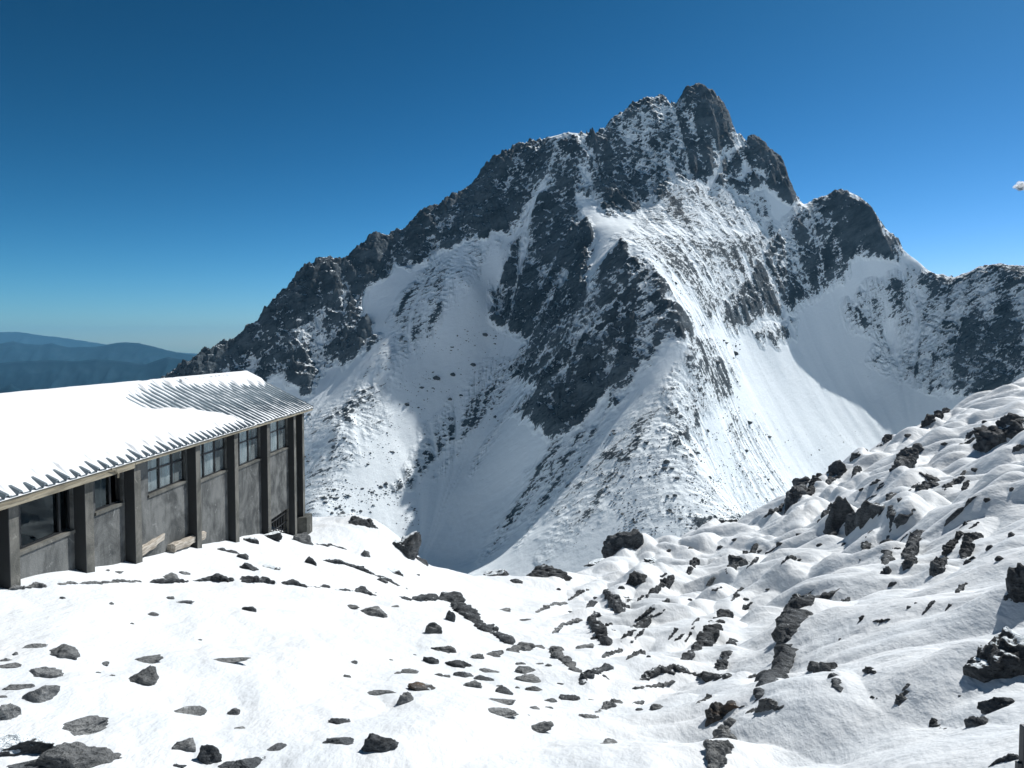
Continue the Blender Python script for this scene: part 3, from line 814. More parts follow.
# each rock standing out of the snow: kind, photo position, size, tilt, material, label
RK = [
 # below the hut, lower left
 ("boulder", 62,653,34,20,-20,"rock","grey boulder with snow lapping over its left end, uppermost at far left"),
 ("rock", 30,647,26,6,4,"rock","thin grey rock strip running left from the snow-lapped boulder"),
 ("rock", 42,674,32,12,0,"rock","flat-topped grey rock under the snow-lapped boulder at far left"),
 ("boulder", 138,678,36,20,8,"rock","wedge-shaped grey boulder with a pointed base, alone mid-slope on the left"),
 ("rock", 145,659,30,8,5,"rock","flat grey rock just above the wedge-shaped boulder"),
 ("rock", 22,687,28,7,-10,"rock","thin slab of rock touching the top of a rounded grey boulder at left edge"),
 ("boulder", 38,696,36,18,5,"rock","rounded grey boulder with a snowy left tip, third up from the lower left corner"),
 ("boulder", 5,714,26,28,0,"rock","grey boulder cut off by the left edge of the picture above the corner rocks"),
 ("boulder", 71,727,64,20,0,"rock","wide low grey boulder lying alone above the big corner boulder"),
 ("boulder", 16,743,58,28,-6,"snowrock","dark boulder with snow patches in the lower left corner"),
 ("boulder", 78,758,82,36,-4,"rock","biggest grey boulder in the lower left corner, split by fine cracks"),
 ("rock", 18,766,60,14,0,"darkrock","dark rock cut by the bottom edge in the left corner"),
 ("rock", 183,711,40,12,0,"rock","dark grey rock with a thin tail trailing to the right over the snow"),
 ("rock", 234,713,12,9,0,"rock","small round grey rock alone right of the tailed rock"),
 ("boulder", 185,747,31,20,4,"rock","pale grey pyramid-shaped boulder near the bottom edge"),
 ("boulder", 208,757,26,28,10,"darkrock","dark pointed rock standing highest in the cluster at the bottom edge"),
 ("boulder", 249,764,42,14,0,"darkrock","dark humped rock at the right of the bottom edge cluster"),
 ("rock", 226,765,26,10,0,"darkrock","low dark rock between the pointed and the humped rock at bottom edge"),
 ("rock", 176,766,18,7,0,"darkrock","small dark rock at the left of the bottom edge cluster"),
 ("boulder", 276,748,29,11,0,"darkrock","dark flat-bottomed rock alone right of the bottom edge cluster"),
 ("rock", 221,660,52,5,-4,"rock","long thin grey slab lying flat in open snow mid-slope"),
 ("rock", 248,610,15,7,0,"darkrock","small dark domed stone alone in the snow below the dark stone band"),
 ("rock", 184,602,20,4,0,"darkrock","thin dark stone streak in the snow below the hut windows"),
 ("rock", 170,577,17,8,-10,"rock","light grey block beside its twin right below the timbers"),
 ("rock", 184,574,12,6,-20,"rock","slim grey block at the right of a pair below the timbers"),
 ("rock", 250,568,20,8,-25,"darkrock","dark hooked rock on the snow below the hut's far corner"),
 ("rock", 272,567,20,7,-15,"snowrock","crumbly snow-dusted rock right of the dark hooked rock"),
 ("boulder", 311,562,13,13,0,"darkrock","blocky dark boulder alone on the snow right below the hut corner"),
 ("boulder", 303,540,24,18,25,"rock","large slanting grey block leaning at the foot of the hut's corner"),
 ("rock", 268,535,26,11,15,"snowrock","snow-topped rubble block under the hut's open bay"),
 ("rock", 252,541,18,10,0,"snowrock","dark rubble heap beside the wall left of the open bay"),
 ("rock", 221,549,9,5,0,"darkrock","little dark stone left of a round one near the wall foot"),
 ("rock", 242,557,12,8,0,"darkrock","round dark stone in the snow under the fifth window"),
 ("rock", 231,552,16,4,-15,"darkrock","thin dark stone strip pointing at the round stone under the fifth window"),
 # the rim left of the gully
 ("crag", 364,521,26,24,-35,"darkrock","dark crag on the snowy rim right of the hut corner"),
 ("crag", 400,543,27,28,-30,"snowrock","dark crag with a snow cap on the rim above the gully"),
 ("rock", 420,562,20,10,-35,"darkrock","dark ledge tapering down the rim below the snow-capped crag"),
 ("rock", 345,516,22,6,0,"snowrock","low dark rock line on the crest of the rim left of the dark crag"),
 ("boulder", 364,554,12,15,-30,"rock","upright grey slab leaning left below the dark rim crag"),
 ("rock", 393,571,22,7,-20,"snowrock","broken snow-dusted slabs on the slope under the snow-capped crag"),
 ("rock", 381,580,14,6,-20,"rock","small slab on the slope just left above the long dark band"),
 # middle of the slope
 ("boulder", 373,612,33,13,-5,"rock","grey boulder with a long thin slab reaching to its left, mid-slope"),
 ("rock", 350,607,26,5,0,"rock","thin slab reaching left from the mid-slope boulder"),
 ("boulder", 433,630,18,18,-20,"rock","grey boulder leaning left, below the start of the rocky crest"),
 ("boulder", 449,617,12,24,-10,"darkrock","narrow dark rock piled upright beside the rocky crest"),
 ("boulder", 431,661,18,14,0,"darkrock","squat dark boulder at the upper left of the rock field"),
 ("boulder", 445,649,28,12,-25,"rock","slanting grey rock above the squat dark boulder"),
 ("boulder", 459,664,30,12,-10,"darkrock","broad dark rock right of the squat dark boulder"),
 ("rock", 408,672,21,9,0,"rock","oval grey rock at the left margin of the rock field"),
 ("rock", 382,693,44,8,-4,"rock","long flat slab touching a rounded boulder low in mid-slope"),
 ("boulder", 407,700,21,18,0,"rock","rounded grey boulder at the right end of the long flat slab"),
 ("rock", 425,688,38,11,-14,"brownrock","brown-stained rock in front of the rock field"),
 ("rock", 463,675,22,7,-8,"darkrock","low dark rock above the brown-stained rock"),
 ("rock", 484,679,24,8,-10,"darkrock","low dark rock stepping down right in the middle of the rock field"),
 ("boulder", 472,685,20,10,4,"rock","pale grey rock in the middle of the rock field"),
 ("rock", 489,671,22,6,-5,"rock","thin grey rock at the upper right of the pale rock"),
 ("boulder", 501,701,46,10,3,"rock","long grey rock, upper of two stacked in the snow mid-bottom"),
 ("boulder", 493,711,50,11,0,"rock","long grey rock, lower of two stacked in the snow mid-bottom"),
 ("boulder", 532,680,40,14,-8,"rock","large pale oval rock at the right of the rock field"),
 ("rock", 536,689,22,8,-10,"rock","short rock tucked under the large pale oval rock"),
 ("rock", 507,692,24,9,-20,"darkrock","dark slanting rock left of the large pale oval rock"),
 ("boulder", 536,729,38,11,20,"rock","grey rock slab tilted up to the right, alone in the lower middle"),
 ("rock", 340,721,23,8,-6,"darkrock","small dark rock alone above the dark pair at the bottom"),
 ("boulder", 340,740,34,14,-5,"darkrock","flat left half of the dark rock pair at the bottom"),
 ("boulder", 377,745,36,26,-15,"darkrock","peaked right half of the dark rock pair at the bottom"),
 ("boulder", 611,743,27,9,5,"rock","jagged grey rock alone near the bottom, right of the middle"),
 ("boulder", 569,698,22,12,-5,"darkrock","dark block below the right end of the rocky crest"),
 ("rock", 550,700,16,5,0,"rock","small flat rock just left of the dark block below the rocky crest"),
 ("rock", 586,717,24,9,3,"rock","low grey rock at the left end of a rock line in the lower middle"),
 ("rock", 529,671,28,9,-12,"rock","grey rock against the underside of the rocky crest"),
 ("boulder", 597,677,30,20,30,"darkrock","dark rock climbing to the right where the rocky crest ends"),
 # the gully and its right bank
 ("boulder", 497,571,26,15,5,"snowrock","snowy rock at the left of the gully's lip"),
 ("boulder", 547,567,48,22,0,"darkrock","big snow-capped boulder on the lip of the gully"),
 ("rock", 516,582,14,8,0,"darkrock","small dark rock between two snowy boulders on the gully lip"),
 ("crag", 628,541,52,30,15,"darkrock","wide dark crag streaked with snow at the head of the gully"),
 ("rock", 504,610,20,5,10,"rock","thin rock curved on the snow floor of the gully, upper left"),
 ("rock", 526,620,14,4,0,"rock","small flat stone alone on the snow floor of the gully"),
 ("rock", 579,596,22,6,25,"rock","slim slanting rock on the gully's right bank, under the snow-capped boulder"),
 ("rock", 593,614,16,10,10,"darkrock","dark rock left of two tall slabs on the right bank"),
 ("boulder", 600,634,14,28,-18,"darkrock","tall dark slab leaning left, lower of two on the gully's right bank"),
 ("boulder", 612,603,14,24,-18,"darkrock","tall dark slab, upper of two on the gully's right bank"),
 ("rock", 579,648,24,7,12,"rock","arched rock under the lower tall slab"),
 ("rock", 612,655,20,6,18,"rock","slim rock on the snow right of the arched rock"),
 ("rock", 624,607,16,9,35,"rock","small slanted rock right of the upper tall slab"),
 ("boulder", 640,580,24,18,-10,"darkrock","dark rock arch with two feet under the wide snow-streaked crag"),
 ("rock", 660,590,28,11,35,"darkrock","slanted dark rock right of the two-footed rock arch"),
 ("rock", 652,612,40,8,32,"darkrock","upper of two parallel dark slanted ledges on the right bank"),
 ("rock", 650,622,28,8,28,"darkrock","lower of two parallel dark slanted ledges on the right bank"),
 ("rock", 655,560,22,7,-10,"snowrock","snow-dusted rock below the wide crag at the gully head"),
 ("rock", 600,560,26,6,10,"snowrock","low rock ridge left of the wide snow-streaked crag"),
 ("rock", 635,657,18,7,20,"rock","small arched rock in the snow bowl of the right bank"),
 ("boulder", 693,569,10,13,15,"darkrock","small dark tooth at the left foot of the big snow dome"),
 ("boulder", 742,570,26,20,25,"darkrock","dark rock poking out of the right end of the big snow dome"),
 ("rock", 711,584,12,6,30,"rock","pair of little stones under the big snow dome"),
 ("rock", 704,701,18,8,25,"rock","small slanting rock alone above the brown-sided boulder"),
 ("rock", 659,707,14,6,5,"rock","small oval rock at the right end of the lower rock line"),
 ("boulder", 726,718,40,24,28,"brownrock","dark boulder with a brown-stained side in the lower right middle"),
 ("rock", 764,713,38,16,15,"rock","smooth grey rock leaning right of the brown-stained boulder"),
 # the right slope, skyline rocks
 ("crag", 795,500,22,34,50,"darkrock","lowest dark crag on the skyline of the right slope"),
 ("crag", 813,488,15,22,40,"darkrock","second dark crag up the right slope's skyline"),
 ("crag", 836,477,18,17,45,"darkrock","third dark crag up the right slope's skyline"),
 ("crag", 859,457,20,9,35,"darkrock","fourth dark rock up the skyline, low and long"),
 ("crag", 884,443,18,9,35,"darkrock","fifth dark rock up the skyline of the right slope"),
 ("crag", 934,421,28,12,28,"darkrock","sixth dark rock on the skyline, highest of the row"),
 ("rock", 855,474,9,11,40,"darkrock","small dark rock just below the skyline row"),
 ("boulder", 912,460,27,19,35,"darkrock","dark wedge rock on the upper right slope below the skyline"),
 ("boulder", 924,478,22,20,0,"darkrock","dark square-faced rock casting a shadow, under the wedge rock"),
 ("rock", 929,490,16,12,15,"darkrock","dark rock just below the square-faced rock"),
 ("boulder", 955,486,17,16,30,"darkrock","dark rock right of the square-faced rock, on open snow"),
 ("crag", 843,516,28,42,0,"darkrock","tall sheer dark rock face with vertical ribs on the right slope"),
 ("rock", 828,518,14,22,30,"darkrock","dark shoulder at the left of the tall sheer rock face"),
 ("crag", 868,520,26,26,25,"darkrock","dark crag right beside the tall sheer rock face"),
 ("boulder", 905,520,24,22,30,"darkrock","dark block at the right of the long rock rib on the right slope"),
 ("boulder", 914,547,22,28,35,"darkrock","dark hooked block below the right side of the long rock rib"),
 ("boulder", 888,572,20,24,10,"darkrock","dark triangular rock at the foot of the long rock rib"),
 ("rock", 908,568,12,16,45,"darkrock","narrow dark rock right of the triangular one"),
 ("rock", 940,570,14,19,35,"darkrock","dark rock pointing up right, two along from the triangular one"),
 ("boulder", 954,546,14,26,25,"darkrock","upright dark rock, left of a pair high on the right slope"),
 ("boulder", 971,548,15,26,35,"darkrock","upright dark rock, right of a pair high on the right slope"),
 ("rock", 971,504,15,10,35,"darkrock","dark rock up slope from the upright pair, near the right edge"),
 ("rock", 966,526,14,8,30,"darkrock","small dark rock directly above the upright pair"),
 ("rock", 953,514,8,20,-35,"darkrock","thin dark rock sliver pointing down left above the upright pair"),
 ("crag", 1002,432,44,32,40,"darkrock","big dark crag high on the right slope at the picture's edge"),
 ("rock", 1019,451,12,10,30,"darkrock","small dark rock under the big dark crag at the right edge"),
 ("rock", 968,446,40,7,22,"darkrock","long thin dark rock running left from the big dark crag"),
 ("crag", 1019,599,32,46,10,"darkrock","dark rugged crag cut by the right edge halfway down"),
 ("crag", 1006,668,74,66,12,"snowrock","large rugged rock with a snow patch at the right edge"),
 ("boulder", 983,668,22,34,10,"darkrock","dark rounded buttress on the left of the large rugged rock"),
 ("boulder", 1004,706,48,24,4,"darkrock","dark slab lying under the large rugged rock at the right edge"),
 ("boulder", 988,722,28,20,0,"darkrock","broken dark rock under the slab near the right edge"),
 ("boulder", 1004,764,30,16,15,"darkrock","dark rock at the bottom edge beside the metal post"),
 ("rock", 870,673,9,10,-20,"darkrock","small dark stone alone on the smooth snow of the right slope"),
 ("rock", 876,701,10,7,-15,"darkrock","small oval stone below the lone dark stone on smooth snow"),
 ("boulder", 909,699,20,24,30,"rock","rounded grey boulder leaning right on the lower right snow"),
 ("rock", 951,687,16,9,-15,"darkrock","dark rock sitting on top of the arched rock"),
 ("rock", 951,677,13,8,0,"rock","domed stone above the arched rock"),
 ("rock", 932,675,17,4,0,"darkrock","thin line of dark stones left of the domed stone"),
 ("boulder", 940,729,14,13,-30,"darkrock","dark egg-shaped stone near the trampled snow"),
 ("rock", 892,585,8,8,-20,"darkrock","small dark stone just under the triangular rock"),
]
LEDGES = [
 ([(8,590,5),(40,588,7),(70,585,8),(105,584,6),(140,582,8)], "rock","low dark stone line at the snow edge in front of the hut, left part"),
 ([(150,583,8),(185,581,7),(210,580,7),(240,582,12),(270,583,11),(300,586,9),(330,588,9)], "darkrock","dark stone band across the snow below the hut, middle part"),
 ([(322,560,6),(340,564,9),(356,569,9),(372,575,7),(392,584,8),(408,590,7)], "darkrock","broken rock ledge slanting down from the rim to the long stone band"),
 ([(312,547,4),(330,545,5),(347,550,4)], "darkrock","short dark ledge on the snow right of the hut's corner blocks"),
 ([(335,590,9),(361,593,11),(394,597,11),(412,601,12)], "darkrock","dark stone band running right to the start of the rocky crest"),
 ([(412,600,9),(434,599,9),(452,604,14),(463,614,18),(477,625,18),(495,634,14),(512,645,8)], "darkrock","rocky crest curving down through the middle of the snowfield"),
 ([(490,657,10),(517,650,12),(535,647,9),(553,651,10),(566,663,9),(580,676,7)], "rock","curved rock ledge arching over at the end of the rocky crest"),
 ([(595,713,6),(612,708,9),(630,706,6),(645,703,5)], "rock","thin line of rocks in the lower middle snow"),
 ([(536,613,3),(552,606,5),(567,603,3)], "rock","thin arched ledge on the gully's right bank"),
 ([(553,634,3),(562,625,4),(581,620,4)], "rock","thin curved ledge outlining a snow hump in the gully"),
 ([(726,616,10),(715,634,14),(700,648,11),(680,664,6)], "darkrock","long diagonal rock ledge across the right bank"),
 ([(733,643,7),(727,658,8),(719,672,7)], "darkrock","short steep ledge beside the long diagonal one"),
 ([(814,592,5),(798,602,8),(784,623,5)], "darkrock","curved dark ledge framing a snow hump above the big rock spine"),
 ([(846,588,12),(830,597,14),(815,609,16),(800,622,22),(795,640,22),(792,658,20),(780,678,20),(764,694,18),(752,706,12)], "darkrock","big rock spine winding down between snow domes, right of the middle"),
 ([(812,668,8),(828,673,11),(838,684,12),(841,694,7)], "darkrock","hooked rock ledge over the snow dome at the foot of the rock spine"),
 ([(740,720,12),(727,740,18),(717,760,20),(712,775,18)], "rock","thick rock ledge running off the bottom edge right of the middle"),
 ([(583,682,8),(598,678,7),(612,683,5)], "darkrock","low ledge left of the long flat ledge on the bank"),
 ([(640,680,8),(658,675,11),(675,672,9),(700,677,6),(730,679,8),(762,680,9)], "darkrock","long flat ledge in the snow running right towards the rock spine"),
 ([(632,690,4),(650,688,6),(675,682,4)], "rock","thin ledge just below the long flat ledge"),
 ([(893,500,8),(896,520,14),(891,545,11),(886,566,8)], "darkrock","long rock rib running straight down the right slope"),
 ([(873,532,7),(867,548,7),(861,562,4)], "darkrock","thin rock tail below the crag beside the sheer face"),
 ([(926,700,6),(940,693,9),(955,695,9),(966,704,5)], "rock","arched rock like a bridge on the lower right snow"),
 ([(784,505,5),(772,514,5),(762,521,3)], "darkrock","dark rock row at the foot of the right slope's skyline"),
 ([(700,518,4),(715,516,6),(738,520,4)], "snowrock","snow-dusted rock row behind the gully head"),
]
for nm, px, py, w_, h_, tl, mt, lb in RK:
    place_rock(nm, px, py, w_, h_, tl, mt, lb)
for pts, mt, lb in LEDGES:
    place_ledge("rock_ledge", pts, mt, lb, "rock")
# small stones nobody could tell apart, by where they lie
def stones(spots, label, group, mat="rock"):
    for px, py, w_, h_ in spots:
        place_rock("stone", px, py, w_, h_, random.uniform(-15, 15), mat, label, "stone", group, mound=0)
stones([(9,666,18,5),(6,660,9,5),(15,654,6,4),(102,665,12,4),(111,676,7,3),(98,673,5,3),(111,604,7,3),(153,615,10,4),(170,599,8,3),(240,728,10,4),(62,598,6,3),(132,624,4,2),(3,697,9,3),(200,640,4,2),(118,572,9,3),(107,571,5,2)],
       "small grey stone half sunk in the snow below the hut", "small stones in the snow below the hut")
stones([(353,662,9,4),(346,676,10,4),(397,673,10,4),(438,675,10,4),(534,708,12,5),(549,708,10,3),(528,716,5,2),(499,686,8,3),(446,676,9,4),(478,657,14,7),(517,688,7,3),(395,607,8,3),(424,600,7,4),(560,684,8,4),(547,666,10,5),(590,700,8,3),(521,664,12,4),(540,664,10,4),(463,600,6,3),(418,575,5,2),(452,650,8,5),(415,655,4,2),(391,660,4,2)],
       "small stone among the larger rocks in the middle of the slope", "small stones in the rock field")
stones([(640,710,9,4),(649,657,5,3),(596,598,6,3),(570,612,8,3),(558,590,6,3),(622,590,8,6),(672,577,8,4),(690,600,5,3),(746,600,6,3),(768,590,5,2),(800,560,5,3),(909,608,4,4),(916,603,3,2),(840,640,3,2),(968,562,8,5),(990,548,7,5),(1012,535,7,5),(987,500,8,4),(1000,560,8,5),(976,470,8,3),(1012,490,6,4),(900,500,6,5),(878,482,6,5),(845,545,7,5),(820,545,7,4),(800,535,8,5),(780,545,7,4),(760,552,6,3),(862,490,6,4),(893,470,7,4),(945,445,7,3),(908,436,7,4),(985,423,6,3),(720,548,6,4),(735,540,7,4),(670,552,7,4),(690,548,6,3)],
       "small dark stone showing through the snow of the right bank", "small stones on the right bank", "darkrock")

# thin ribs of bedrock showing through the snow all over the right bank
r5 = np.random.default_rng(12)
sky_x = [560, 640, 700, 760, 800, 840, 905, 935, 1024]; sky_y = [590, 570, 560, 548, 525, 500, 462, 445, 412]
n5 = 0
while n5 < 60:
    px = r5.uniform(575, 1015); py = r5.uniform(np.interp(px, sky_x, sky_y), 640)
    if perlin(np.array([px / 60.0]), np.array([py / 40.0]), 91)[0] + r5.uniform(-.3, .3) < 0: continue
    ln = r5.uniform(4, 10); a_ = math.radians(r5.normal(34, 14)); wd_ = r5.uniform(2.2, 4.2)
    place_ledge("rock_rib", [(px - ln * math.cos(a_), py + ln * math.sin(a_), wd_ * .7), (px, py + r5.uniform(-1.5, 1.5), wd_), (px + ln * math.cos(a_), py - ln * math.sin(a_), wd_ * .7)],
                "darkrock", "thin dark rib of bedrock showing through the snow of the right bank", "rock", "thin rock ribs on the right bank", mound=.5, rise=.7)
    n5 += 1
# ------------------------------------------------------------------ snow ground as one sheet
gc = np.concatenate([np.linspace(-1.25, -.70, 60)[:-1], np.linspace(-.70, .70, 1250), np.linspace(.70, 1.25, 60)[1:]])
gr = np.concatenate([np.exp(np.linspace(np.log(2.6), np.log(7.0), 30))[:-1], np.exp(np.linspace(np.log(7.0), np.log(105.0), 760)), np.exp(np.linspace(np.log(105), np.log(900), 70))[1:]])
GA, GYY = np.meshgrid(gc, gr)
gx_, gy_ = GA * GYY, GYY
GZ = ground_z(gx_, gy_)
# towards the viewer's feet the slope simply carries on
so_ = mesh_np("snow_ground", np.stack([gx_, gy_, GZ], -1).reshape(-1, 3), grid_faces(*GA.shape), M["snow"])
tag(so_, "snow-covered mountainside sloping down to a gully", "snow", kind="structure")

# ------------------------------------------------------------------ the hut
YAW = -math.atan(13.0 / F)
HB = Vector((-15.2, 27.0, -12.0))      # base of the hut, in its own frame
Rz = Matrix.Rotation(YAW, 4, 'Z')
hut = bpy.data.objects.new("mountain_hut", None); COL.objects.link(hut)
hut.matrix_world = Rz @ Matrix.Translation(HB)
tag(hut, "long concrete hut with a snowy corrugated metal roof on the left", "hut")
OFF = tuple(HB)
U0, U1 = 11.0, 42.3
VW = -12.0; VB = -18.3; VC = -11.70
EAVE_V, EAVE_Z, RID_V, RID_Z = -11.5, -3.37, -15.13, -1.50
UE0, UE1 = 10.2, 43.4
SL = (RID_Z - EAVE_Z) / (EAVE_V - RID_V)
def roof_z(v): return RID_Z - abs(v - RID_V) * SL
cols_ = [(13.6, 14.1), (17.85, 18.3), (21.0, 21.5), (23.7, 24.2), (28.2, 28.7), (32.0, 32.5), (36.1, 36.6), (40.3, 40.75), (41.85, 42.3)]
colb = [-9, -9, -9, -9, -10, -10.5, -11, -11.5, -10.2]
for (a, b), zb in zip(cols_, colb):
    m = MB(); m.box(VW - .28, VC, a, b - .08, zb, roof_z(VC) - .20)
    po = m.build("pillar", M["pillar"], hut, OFF, .012)
    m = MB(); m.box(VW + .002, VC + .004, a - .022, a - .002, zb, roof_z(VC) - .21); m.build("shade_panel", M["shadepanel"], po, OFF)  # added thin panel: the near face's shade put in as dark colour
# bays: (start, end, sill height, window from, window to)
bays = [(14.1, 17.85, -4.9, 14.2, 17.8, 9), (18.3, 21.0, -4.9, 18.5, 20.95, 9), (21.5, 23.7, -4.68, 22.05, 23.6, 9), (24.2, 28.2, -4.78, 25.2, 28.05, 9.5),
        (28.7, 32.0, -5.0, 28.76, 31.95, 10), (32.5, 36.1, -5.13, 32.56, 36.05, 11), (36.6, 40.3, -5.15, 36.66, 40.25, 8.25)]
ztop = roof_z(VW) - .16
wl = MB()
wl.box(VW - .22, VW, U0, 13.6, -9, ztop)
for a, b, s, w0, w1, zb in bays:
    wl.box(VW - .22, VW, a, b, -zb if zb > 0 else zb, s)
    if w0 - a > .02: wl.box(VW - .22, VW, a, w0, s, ztop)
    if b - w1 > .02: wl.box(VW - .22, VW, w1, b, s, ztop)
    wl.box(VW - .22, VW, w0, w1, -3.66, ztop)
wl.box(VW - .22, VW, 40.75, 41.85, -8.25, -6.0)
wl.build("wall", M["concrete"], hut, OFF)
rw = MB()
rw.box(VB, VB + .22, U0, U1, -11.5, roof_z(VB + .22) - .1)
rw.build("wall", M["concrete"], hut, OFF)
for u, thick in ((U0, .22), (U1 - .25, .22)):
    g = MB()
    pts = [(VB + .22, -11.5), (VW - .285, -11.5), (VW - .285, roof_z(VW - .285) - .12), (RID_V, RID_Z - .12), (VB + .22, roof_z(VB + .22) - .12)]
    n = len(pts)
    g.add([(x, u, z) for x, z in pts] + [(x, u + thick, z) for x, z in pts], [tuple(range(n)), tuple(range(2 * n - 1, n - 1, -1))] + [(i, (i + 1) % n, n + (i + 1) % n, n + i) for i in range(n)])
    g.build("gable_wall", M["concrete"], hut, OFF)
fl = MB(); fl.box(VB + .23, VW - .225, U0 + .23, U1 - .26, -8.2, -7.95); fl.build("floor_slab", M["concrete"], hut, OFF)
iw = MB(); iw.box(VB + .24, VB + .28, U0 + .23, U1 - .26, -7.94, -3.6)
for u in (18.1, 24.0, 28.5, 32.3, 36.4):
    iw.box(VB + .28, VW - .9, u, u + .1, -7.94, -3.5)
iw.build("inner_wall", M["inside"], hut, OFF)
# plinth of the corner pillar and the grille in the open bay underneath
pl = MB(); pl.box(VW - .5, VC + .25, 41.6, 42.7, -11, -9.05); pl.build("plinth", M["pillar"], hut, OFF, .03)
gl_ = MB()
for k in range(9):
    gl_.box(VW - .16, VW - .12, 37.0 + k * .4, 37.05 + k * .4, -9.6, -8.26)
for z in (-8.5, -8.95, -9.4): gl_.box(VW - .115, VW - .085, 36.7, 40.3, z, z + .05)
gl_.build("grille", M["black"], hut, OFF)
# windows
mull = {0: (.33, .66), 1: (.13, .80), 2: (.62,), 3: (.34, .68), 4: (.34, .68), 5: (.3, .62), 6: (.3, .64)}
trans = {3: .66, 4: .66, 5: .66, 6: .66}
for i, (a, b, s, w0, w1, zb) in enumerate(bays):
    win = bpy.data.objects.new("window", None); COL.objects.link(win); win.parent = hut
    win.location = (VW - HB.x, (w0 + w1) / 2 - HB.y, s - HB.z)
    wo = (VW, (w0 + w1) / 2, s)
    top = -3.66; t = .05; x0, x1 = VW - .15, VW - .09
    f = MB()
    f.box(x0, x1, w0, w0 + t, s, top); f.box(x0, x1, w1 - t, w1, s, top); f.box(x0, x1, w0 + t, w1 - t, s, s + t); f.box(x0, x1, w0 + t, w1 - t, top - t, top)
    for q in mull[i]:
        u = w0 + (w1 - w0) * q; f.box(x0 - .005, x1 + .012, u - .045, u + .045, s + t, top - t)
    if i in trans:
        z = s + (top - s) * trans[i]; f.box(x0 + .008, x1 - .003, w0 + t, w1 - t, z - .03, z + .03)
    f.build("frame", M["black"], win, wo)
    e = w1 - t if i != 2 else w0 + (w1 - w0) * .62        # one sash stands open
    pv_ = np.array([(VW - .125, w0 + t, s + t), (VW - .125, e, s + t), (VW - .125, e, top - t), (VW - .125, w0 + t, top - t)]) - np.array(wo)
    mesh_np("pane", pv_, np.array([[0, 1, 2, 3]]), M["glass" if i < 3 else "glareglass"], win, smooth=False)
    sl2 = MB(); sl2.box(VW - .2, VW + .05, w0 - .05 if w0 - a > .06 else w0, w1, s - .09, s + .003); sl2.build("sill", M["pillar"], win, wo, .008)
    if i >= 3:
        for (c0, c1, mt) in ((.0, .30, "curtain"), (.40, .62, "curtain"), (.68, .98, "teal")):
            n = 40; vs = []
            for k in range(n + 1):
                u = w0 + (w1 - w0) * (c0 + (c1 - c0) * k / n)
                xx = VW - .42 + .035 * math.sin(k * 1.15 + i) + .012 * math.sin(k * 2.7)
                vs += [(xx, u, s - .25), (xx, u, top)]
            c = MB(); c.add(vs, [(2 * k, 2 * k + 2, 2 * k + 3, 2 * k + 1) for k in range(n)])
            c.build("curtain", M[mt], win, wo)
# roof: corrugated sheets, with snow of uneven depth lying in and over the ribs
PIT = .48
def corr(u):
    m = np.abs((u / PIT) % 1.0 - .5) * PIT
    return .085 * sstep(.105, .055, m)
nu = int((UE1 - UE0) / .024)
us = np.linspace(UE0, UE1, nu)
def roof_sheet(side):
    vsn = np.linspace(0, 1, 3)
    v_e = EAVE_V if side > 0 else 2 * RID_V - EAVE_V
    UU, VV = np.meshgrid(us, RID_V + (v_e - RID_V) * vsn)
    ZZ = RID_Z - np.abs(VV - RID_V) * SL + corr(UU) - .04
    top = np.stack([VV, UU, ZZ], -1).reshape(-1, 3)
    bot = top - np.array([0, 0, .02])
    k = len(top); f = grid_faces(3, nu)
    e = np.arange(nu - 1) + 2 * nu
    return np.concatenate([top, bot]), np.concatenate([f, f[:, ::-1] + k, np.stack([e, e + k, e + 1 + k, e + 1], -1)])
va, fa = roof_sheet(1); vb, fb = roof_sheet(-1)
roof = mesh_np("roof", np.concatenate([va, vb]) - np.array(OFF), np.concatenate([fa, fb + len(va)]), M["metal"], hut)
# snow depth over the visible slope: (u along, w = 0 at the eave .. 1 at the ridge)
nv = 130
UU, WW = np.meshgrid(us, np.linspace(-.004, 1.02, nv))
VV = EAVE_V + (RID_V - EAVE_V) * WW
ribid = np.floor(UU / PIT)
rr = np.random.default_rng(5).uniform(0, 1, 200)[(ribid.astype(int) % 200)]
ph = np.clip(1 - np.abs((UU / PIT) % 1.0 - .5) * 4, 0, 1)          # 1 on a rib, 0 in the pan
tooth = .10 + .03 * sstep(24, 34, UU) + .10 * rr ** 1.7
d = -.004 + .17 * np.clip(WW / tooth, 0, 1) ** 1.25
sw = .10 * fbm(UU / 2.2, WW * 2.4, 3, 301) + .16 * (rr - .5)
lo = np.interp(UU, [27.6, 29, 30, 31.5, 33, 33.8, 44], [.62, .54, .5, .42, .22, .0, -.1])
hi = np.interp(UU, [27.6, 29, 31.5, 34, 36, 38, 40, 43.4], [.66, .82, .95, .92, .82, .76, .73, .72])
wedge = sstep(-.05, .06, WW + sw * .5 - lo) * sstep(-.05, .06, hi - WW + sw) * sstep(27.4, 29.5, UU + 5 * sw)
d = d * (1 - wedge) + wedge * (.004 + .02 * rr + .04 * fbm(UU / .9, WW * 7, 3, 302) + .03 * sstep(.1, .5, np.abs(WW - .5)))
gap = sstep(.52, .62, fbm(UU / .5, WW * 14, 2, 305) * .5 + .5) * sstep(.93, .945, WW) * (1 - sstep(.965, .975, WW)) * sstep(33, 34.5, UU) * (1 - sstep(40, 41, UU))
d = d - .14 * gap
d = d + .012 * fbm(UU / 1.3, WW * 3, 3, 303) * (d > .07)
ZZ = RID_Z - np.abs(VV - RID_V) * SL - .045 + d
mesh_np("snow_cover", np.stack([VV, UU, ZZ], -1).reshape(-1, 3) - np.array(OFF), grid_faces(nv, nu), M["roofsnow"], roof)
U2, W2 = np.meshgrid(np.linspace(UE0, UE1, 200), np.linspace(0, 1, 12))
V2 = RID_V - (EAVE_V - RID_V) * W2
